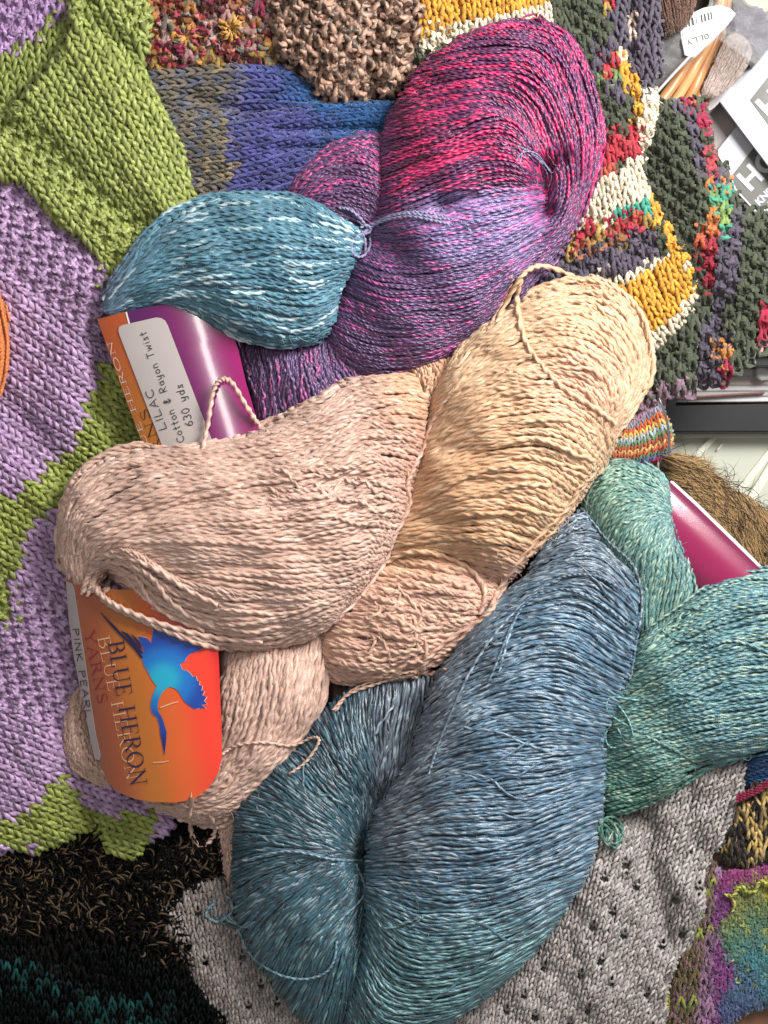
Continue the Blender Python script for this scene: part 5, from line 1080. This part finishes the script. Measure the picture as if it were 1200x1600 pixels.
def build_fur():
    def cf(px, py, s, rid): return two(C3(lin('#4a3826'), np.shape(px)), rid, 0.2)
    fo = [(1025, 712), (1062, 712), (1110, 740), (1160, 772), (1250, 830), (1280, 920), (1200, 920), (1160, 880), (1100, 820), (1040, 762)]
    o, f = fabric('fur_pelt', None, fo, [[(1000, 660), (1300, 700)], [(1000, 900), (1300, 950)]], 16, 12, cf, m_fur, -32, T=30, k=0.7, zbot=-60, rad=0.03)
    g = Geo(); olp = np.array(fo, float)
    def posf(n):
        x = rng.uniform(1005, 1260, n); y = rng.uniform(685, 900, n); k = inside(olp, x, y + 6); return x[k], y[k]
    def dirf(x, y): return 0.75 + 0.004 * (x - 1100) + 0.25 * np.sin(x / 29.0)
    def hc(x, y, k, r):
        c = mixc(C3(lin('#8a6d48'), x.shape), C3(lin('#cda66c'), x.shape), k * 1.0); c = mixc(c, C3(lin('#15110d'), x.shape), (r > 0.86) * sm(0.35, 0.7, k)); return mixc(c, C3(lin('#b99464'), x.shape), (r < 0.2) * 0.5 * np.ones(x.shape))
    hairs(g, 600, posf, dirf, 76, 0.5, lambda x, y, k, r: mixc(C3(lin('#4a3a28'), x.shape), C3(lin('#0e0b08'), x.shape), sm(.1, .5, k)), K=8, bend=0.4, lift=15, spread=0.3, z0=4)
    hairs(g, 19000, posf, dirf, 54, 0.5, hc, K=8, bend=0.35, lift=9, spread=0.15, z0=2)
    def dir2(x, y): return -0.6 + 0.003 * (x - 1100)
    hairs(g, 900, lambda n: (lambda a: (a[0][a[1] < 735 + 0.55 * (a[0] - 1060)], a[1][a[1] < 735 + 0.55 * (a[0] - 1060)]))(posf(n)), dir2, 40, 0.45, lambda x, y, k, r: mixc(C3(lin('#5a452e'), x.shape), C3(lin('#120e0a'), x.shape), sm(.2, .6, k)), K=8, bend=0.8, lift=8, spread=0.7, z0=2)
    g.build('hair', m_fur, o)
    tag(o, 'golden brown fur with black-tipped hairs beside the magenta band of the green skein', 'fur')

def build_orange():
    t = thing('yarn_ball', 'bright orange yarn ball just showing at the left edge', 'yarn ball', 0, 0)
    cf = lambda px, py, s, rid: two(C3(lin('#e8853f'), np.broadcast(px, s).shape), rid * np.ones(np.broadcast(px, s).shape), 0.12)
    bundle('strand_bundle', t, [(-130, 540), (-90, 450), (-20, 430), (12, 480), (19, 530), (12, 590), (-20, 640), (-90, 630)], [[(-140, 430), (-120, 540), (-140, 650)], [(-80, 420), (-60, 540), (-80, 650)], [(-30, 420), (-5, 540), (-30, 650)], [(5, 440), (26, 535), (5, 640)]], 56, 0.7, 60, 2.6, cf, m_wool, zbot=20, fuzz=40, pitch=12, wander=0.8)
    t['label'] = 'bright orange yarn ball just showing at the left edge'
# ------------------------------------------------------------------ things beyond the table edge (lower down, slightly out of focus)
def box(name, pts, z0, z1, mat, parent=None, bevel=1.0):
    """prism: outline in photo pixels at the height z1, down to z0"""
    bm = bmesh.new(); top = [bm.verts.new([float(q) for q in W3(np.float64(x), np.float64(y), np.float64(z1))]) for x, y in pts]
    f = bm.faces.new(top); r = bmesh.ops.extrude_face_region(bm, geom=[f])
    for v in r['geom']:
        if isinstance(v, bmesh.types.BMVert): v.co.z = z0 * S
    bmesh.ops.recalc_face_normals(bm, faces=bm.faces[:])
    if bevel: bmesh.ops.bevel(bm, geom=bm.edges[:], offset=bevel * S, segments=2, affect='EDGES')
    me = bpy.data.meshes.new(name); bm.to_mesh(me); bm.free(); me.materials.append(mat)
    o = bpy.data.objects.new(name, me); sc.collection.objects.link(o)
    if parent: o.parent = parent
    return o
def flat_text(name, txt, px, py, z, size, ang, mat, parent, bold=0.0):
    cu = bpy.data.curves.new(name, 'FONT'); cu.body = txt; cu.size = size * S * (HC - z) / HC; cu.offset = bold * S; cu.extrude = 0.3 * S
    ob = bpy.data.objects.new(name, cu); me = bpy.data.meshes.new_from_object(ob); bpy.data.objects.remove(ob)
    o = bpy.data.objects.new(name, me); me.name = name; me.materials.clear(); me.materials.append(mat); sc.collection.objects.link(o)
    o.location = [float(q) for q in W3(np.float64(px), np.float64(py), np.float64(z))]; o.rotation_euler = (0, 0, ang)
    if parent: o.parent = parent
    return o
def build_background():
    fl = box('floor', [(300, -900), (2600, -900), (2600, 2600), (300, 2600)], -1300, -1290, flat_mat('floor_tile', '#8f8f84', 0.6, 0.3, noise=0.08, nscale=6), bevel=0); fl['kind'] = 'structure'
    # pale panelled side with raised ribs
    t = thing('panelled_cabinet', 'pale grey-green panelled cabinet top with raised ribs, beyond the fur', 'cabinet', 0, 0)
    mp = flat_mat('pale_panel', '#bcc0b0', 0.5, 0.4, noise=0.05, nscale=20); mr = flat_mat('rib', '#dcdccb', 0.5, 0.4)
    box('panel', [(985, 672), (1700, 672), (1700, 1100), (985, 1100)], -420, -330, mp, t)
    for q in ([(985, 674), (1700, 674), (1700, 684), (985, 684)], [(1109, 684), (1122, 684), (1085, 722), (1072, 722)], [(1215, 684), (1228, 684), (1160, 770), (1147, 770)], [(1128, 692), (1131, 692), (1122, 704), (1119, 704)]):
        box('rib', q, -332, -322, mr, t, 1.5)
    box('rib', [(1212, 706), (1226, 706), (1150, 830), (1136, 830)], -332, -321, mr, t, 1.5)
    # black tray with magazines
    t = thing('black_tray', 'black letter tray holding a stack of magazines, beyond the blanket', 'tray', 0, 0)
    mb = flat_mat('black_plastic', '#1b1c1f', 0.4, 0.4, noise=0.1)
    box('tray_base', [(985, 560), (1500, 530), (1500, 680), (985, 680)], -420, -400, mb, t)
    box('tray_front', [(1000, 635), (1500, 624), (1500, 676), (1000, 676)], -400, -285, mb, t, 3)
    box('tray_side', [(1085, 548), (1098, 548), (1052, 640), (1035, 640)], -400, -300, mb, t, 2)
    box('tray_back', [(1120, 552), (1500, 548), (1500, 568), (1110, 574)], -400, -260, mb, t, 2)
    cols = ['#e4e2e4', '#c9c6ca', '#efeef0', '#d8c6bc', '#cfd0d6', '#e9e6e2', '#bdb6b8']
    for k in range(7):
        y = 628 - 8.6 * k; x0 = 1060 + 4.2 * k
        m = box('magazine', [(x0, y - 9 - k * .3), (1195 + 60, y - 12 - k), (1190 + 60, y - 1), (x0 - 6, y)], -395, -330 + k * 4, flat_mat('magazine_paper', cols[k], 0.35, 0.5, 0.3, noise=0.12, nscale=40), None, 1)
        tag(m, ['frontmost', 'second from front', 'third from front', 'middle', 'third from back', 'second from back', 'rearmost'][k] + ' magazine in the black tray', 'magazine', 'magazines in the black tray')
    for k, q in enumerate(([(1040, 622), (1160, 614), (1195, 612), (1195, 615), (1160, 617), (1040, 625)],)):
        m = box('magazine', q, -395, -318, flat_mat('rust_cover', '#8a4a38', 0.4, 0.5, 0.2), None, 0.5); tag(m, 'thin magazine with a rust brown cover in the black tray', 'magazine', 'magazines in the black tray')
    m = box('folded_tissue', [(1182, 572), (1192, 570), (1198, 576), (1210, 573), (1205, 592), (1188, 594), (1181, 586)], -330, -296, flat_mat('white_tissue', '#f2f2f4', 0.8), None, 2); tag(m, 'crumpled white paper tab lying on the magazines', 'paper')
    m = box('cardboard_box', [(1172, 515), (1500, 480), (1500, 548), (1160, 552)], -420, -240, flat_mat('tan_card', '#c49a84', 0.6, noise=0.05), None, 2); tag(m, 'tan box corner behind the black tray', 'box')
    # wicker basket
    t = thing('wicker_basket', 'round tan wicker basket under the plastic-wrapped yarn, top right', 'basket', 0, 0)
    mw = flat_mat('wicker', '#c98d52', 0.4, 0.4, 0.2, noise=0.2, nscale=50, bump=0.3)
    g = Geo()
    for k, (o_, zz) in enumerate(((0, -118), (19, -124), (37, -134), (52, -156), (-16, -150), (62, -185))):
        K = 90; a = np.linspace(-0.5, 1.9, K); R0 = 215 - o_ * 0.0
        base = crv([(992 + o_, 205 + o_ * .3, zz), (1030 + o_, 162 + o_ * .2, zz), (1062 + o_ * .85, 118, zz), (1090 + o_ * .55, 80, zz - 6), (1112 + o_ * .32, 45, zz - 20), (1124 + o_ * .2, 5, zz - 30), (1130 + o_ * .2, -60, zz - 40)], K)[None]
        base[..., 2] += 4 * np.sin(np.linspace(0, 14, K) + k * 2)
        c = C3(lin(['#c98d52', '#d79e63', '#b97c44', '#c08850', '#8f6238', '#a8733f'][k]), (1, K))
        tubes(g, base, np.linspace(9.5, 6.5, K)[None] * (1 + 0.03 * np.sin(np.linspace(0, 40, K) + k)[None]), np.linspace(0, 10, K)[None], c, c * 0.85, nv=12, depth=0.05)
    g.build('rim', flat_mat('wicker_rim', '#c98d52', 0.4, 0.4, 0.25, noise=0.2, nscale=50, bump=0.3, attr=True), t)
    g = Geo()
    for k in range(12):
        K = 30; x = 1010 + k * 9; y = 215 - k * 14; c = C3(lin('#9a6a3c'), (1, K)); tubes(g, crv([(x, y, -140), (x + 10, y + 6, -220), (x + 4, y + 2, -380)], K)[None], np.full((1, K), 5.0), np.zeros((1, K)), c, c, nv=8, depth=0)
    g.build('side_weave', mw, t)
    m = box('dark_plastic', [(950, -90), (1120, -90), (1100, 70), (1062, 218), (965, 218)], -420, -205, flat_mat('dark_plastic', '#4a4540', 0.9, noise=0.3)); tag(m, 'dark grey plastic behind the wicker basket', 'cloth')  # dark block standing for the dark plastic, hides the floor behind
    # brown ball of yarn
    t = thing('yarn_ball', 'smooth brown fuzzy yarn ball at the top edge beside the barcode tag', 'yarn ball', 0, 0)
    cf = lambda px, py, s, rid: two(mixc(C3(lin('#84604e'), np.broadcast(px, s).shape), C3(lin('#6a4a3c'), np.broadcast(px, s).shape), h1(rid * 3) * np.ones(np.broadcast(px, s).shape)), rid * np.ones(np.broadcast(px, s).shape), 0.15)
    bundle('strand_bundle', t, [(1020, -60), (1022, 0), (1034, 52), (1058, 50), (1078, 32), (1092, -10), (1095, -60), (1060, -100)], [[(1010, -80), (1030, 20), (1050, 70)], [(1040, -90), (1052, 0), (1062, 62)], [(1070, -90), (1078, -10), (1072, 55)], [(1095, -90), (1098, -20), (1082, 50)]], -60, 0.7, 45, 2.2, cf, m_wool, zbot=-180, fuzz=160, wander=0.8, pitch=9)
    # plastic bag and tag
    mpl = bpy.data.materials.new('clear_plastic'); mpl.use_nodes = True; nt = mpl.node_tree; b = nt.nodes['Principled BSDF']
    b.inputs['Base Color'].default_value = (0.9, 0.9, 0.92, 1); b.inputs['Roughness'].default_value = 0.12; b.inputs['Transmission Weight'].default_value = 0.0; b.inputs['Alpha'].default_value = 0.3
    nz = nt.nodes.new('ShaderNodeTexNoise'); nz.inputs['Scale'].default_value = 90; bp = nt.nodes.new('ShaderNodeBump'); bp.inputs['Strength'].default_value = 0.8; bp.inputs['Distance'].default_value = 0.004
    nt.links.new(nz.outputs['Fac'], bp.inputs['Height']); nt.links.new(bp.outputs[0], b.inputs['Normal'])
    t = thing('plastic_bag', 'crumpled clear plastic bag with a white barcode tag, over the wicker basket', 'plastic bag', 0, 0)
    zt = lambda x, y: -66 + 7 * np.abs(np.sin(x / 13.0 + y / 40.0)) + 6 * np.abs(np.sin(y / 9.0 - x / 22.0)) - 9 * np.abs(np.sin((x + y) / 17.0))
    draped('film', [(1005, 130), (1035, 60), (1065, 45), (1110, 5), (1160, -30), (1250, -40), (1230, 60), (1180, 100), (1120, 60), (1085, 92), (1060, 110), (1020, 142)], zt, 0, mpl, t, cell=5)
    draped('film', [(1145, -5), (1240, -40), (1300, 0), (1260, 80), (1180, 120), (1150, 60)], lambda x, y: -105 + 12 * np.abs(np.sin(x / 13.0 + y / 11)) + 7 * np.abs(np.sin(x / 9.0 - y / 15)), 0, mpl, t, cell=5)
    zg = lambda x, y: -56 + 5 * np.sin((x + y) / 40.0)
    tg = draped('barcode_tag', [(1062, 44), (1078, 22), (1100, 12), (1125, 8), (1142, 14), (1150, 22), (1138, 38), (1115, 62), (1085, 90), (1070, 86), (1066, 66)], zg, 0, flat_mat('tag_white', '#bfc1c1', 0.4, 0.4, 0.2), t, thick=1.0)
    tg['label'] = 'white card tag with a barcode and handwritten number'
    mi = flat_mat('tag_ink', '#2a2a2e', 0.6)
    x = 0.0; k = 0; d = np.array([0.955, -0.30]); n_ = np.array([0.16, 0.987])
    for wdt in (2.4, 1.2, 3.2, 1.0, 4.0, 1.4, 1.0, 5, 2.6, 1.2, 3.0, 1.4, 2.6, 1.0, 2.2, 1.6):
        if k % 2 == 0 or True:
            p = np.array([1070, 31]) + d * x; q = [p, p + d * wdt * 0.75, p + d * wdt * 0.75 + n_ * 12, p + n_ * 12]
            if k % 2 == 0: draped('barcode_bar', q, zg, 0.8, mi, tg, cell=4)
        x += wdt * 1.35; k += 1
    writing('lettering', tg, '0LLY', HAND_Y, (1106, 52), (1070, 64), 7.5, zg, mi, up=1, off=0.9, wpen=0.13)
    # pink-grey skein in the bag, purple cover
    t = thing('yarn_ball', 'pale pinkish grey wool ball inside the clear bag at the upper right', 'yarn ball', 0, 0)
    cf2 = lambda px, py, s, rid: two(C3(lin('#cdb9b1'), np.broadcast(px, s).shape), rid * np.ones(np.broadcast(px, s).shape), 0.04, 0.95)
    bundle('strand_bundle', t, [(1110, 110), (1130, 65), (1150, 52), (1168, 65), (1170, 90), (1150, 125), (1120, 150), (1095, 150)], [[(1090, 150), (1125, 60), (1150, 45)], [(1110, 155), (1145, 90), (1162, 52)], [(1130, 155), (1165, 100), (1175, 65)]], -150, 0.6, 120, 1.2, cf2, m_wool, zbot=-300, fuzz=60, wander=0.8)
    m = box('purple_cloth', [(1130, 50), (1140, 20), (1190, 5), (1215, 60), (1185, 95), (1165, 60), (1150, 50)], -420, -165, flat_mat('purple_cloth', '#3c3150', 0.9, noise=0.2), None, 6); tag(m, 'dark purple cloth behind the pale wool ball', 'cloth')
    m = box('tissue_sheet', [(1085, 158), (1118, 118), (1148, 102), (1152, 120), (1120, 165), (1100, 178)], -300, -190, flat_mat('frosted_plastic', '#cfc9ca', 0.4, 0.5, 0.4, noise=0.06), None, 3); tag(m, 'frosted white plastic sheet next to the wicker rim', 'plastic sheet')
    m = box('grey_cushion', [(1075, 200), (1130, 120), (1300, 40), (1300, 420), (1150, 330), (1110, 250)], -460, -270, flat_mat('grey_fabric', '#aaa2a0', 0.9, noise=0.08, nscale=30), None, 6); tag(m, 'flat grey cloth under the white leaflets', 'cloth')
    m = box('white_card', [(1150, -20), (1210, -20), (1210, 8), (1195, 20), (1165, 6)], -360, -240, flat_mat('cream_card', '#cfc3a4', 0.6), None, 2); tag(m, 'cream card edge at the top right corner', 'card')
    # magazine strip behind leaflet
    m = box('lanyard', [(1130, 112), (1172, 84), (1178, 92), (1138, 124)], -235, -225, flat_mat('teal_strap', '#2f4a50', 0.6, noise=0.3), None, 1); tag(m, 'dark teal strap beside the upper white leaflet', 'strap')
    # needle in the bag
    g = Geo(); K = 30; p = crv([(1022, 149, -40), (1050, 118, -44), (1078, 88, -48)], K)[None]; c = C3(lin('#b4b4b6'), (1, K))
    tubes(g, p, np.full((1, K), 2.6), np.zeros((1, K)), c, c, nv=10, depth=0); o = g.build('knitting_needle', flat_mat('grey_needle', '#b0b0b4', 0.3, 0.5, 0.3)); tag(o, 'grey knitting needle poking out below the barcode tag', 'needle')
    # leaflets
    mw_ = flat_mat('leaflet_white', '#cdd0d8', 0.45, 0.4, 0.15); mg = flat_mat('leaflet_grey', '#63625e', 0.5, 0.4, 0.15)
    a = -math.radians(-58)
    m1 = box('leaflet', [(1119, 238), (1152, 196), (1300, 385), (1340, 500), (1206, 352), (1194, 346), (1148, 296), (1140, 272)], -262, -258, mw_, None, 0); tag(m1, 'lower white and grey leaflet with large white capitals', 'leaflet', 'knitting leaflets')
    gp = box('grey_panel', [(1143, 275), (1179, 229), (1300, 385), (1335, 490), (1206, 348), (1196, 343), (1151, 294)], -258, -257, mg, m1, 0)
    ang = math.radians(44); tn = 'lettering'
    flat_text(tn, 'HO', 1171, 300, -256.4, 46, ang, mw_, m1, 1.4)
    flat_text(tn, 'KNIT', 1186, 322, -256.4, 16, ang, mw_, m1, 0.6); flat_text(tn, 'IN', 1197, 334, -256.4, 16, ang, mw_, m1, 0.6)
    m2 = box('leaflet', [(1121, 153), (1235, 0), (1420, 200), (1300, 390)], -238, -232, mw_, None, 0); tag(m2, 'upper white leaflet with a grey lettered panel at its right edge', 'leaflet', 'knitting leaflets')
    box('grey_panel', [(1172, 156), (1222, 92), (1400, 300), (1300, 330)], -232, -231, mg, m2, 0)
    flat_text(tn, 'HO', 1203, 188, -230.4, 52, ang, mw_, m2, 1.8)
HAND_Y = dict(HAND); HAND_Y['Y'] = (0.6, [[(0, 1), (0.28, 0.5), (0.54, 1)], [(0.28, 0.5), (0.26, 0)]])
build_table()
build_lace(); build_darks(); build_lower_right()
build_blanket()
build_red(); build_bluekn(); build_brown(); build_wrap()
build_sock(); build_fur(); build_orange()
build_green(); build_lilac(); build_blue(); build_pink()
build_background()
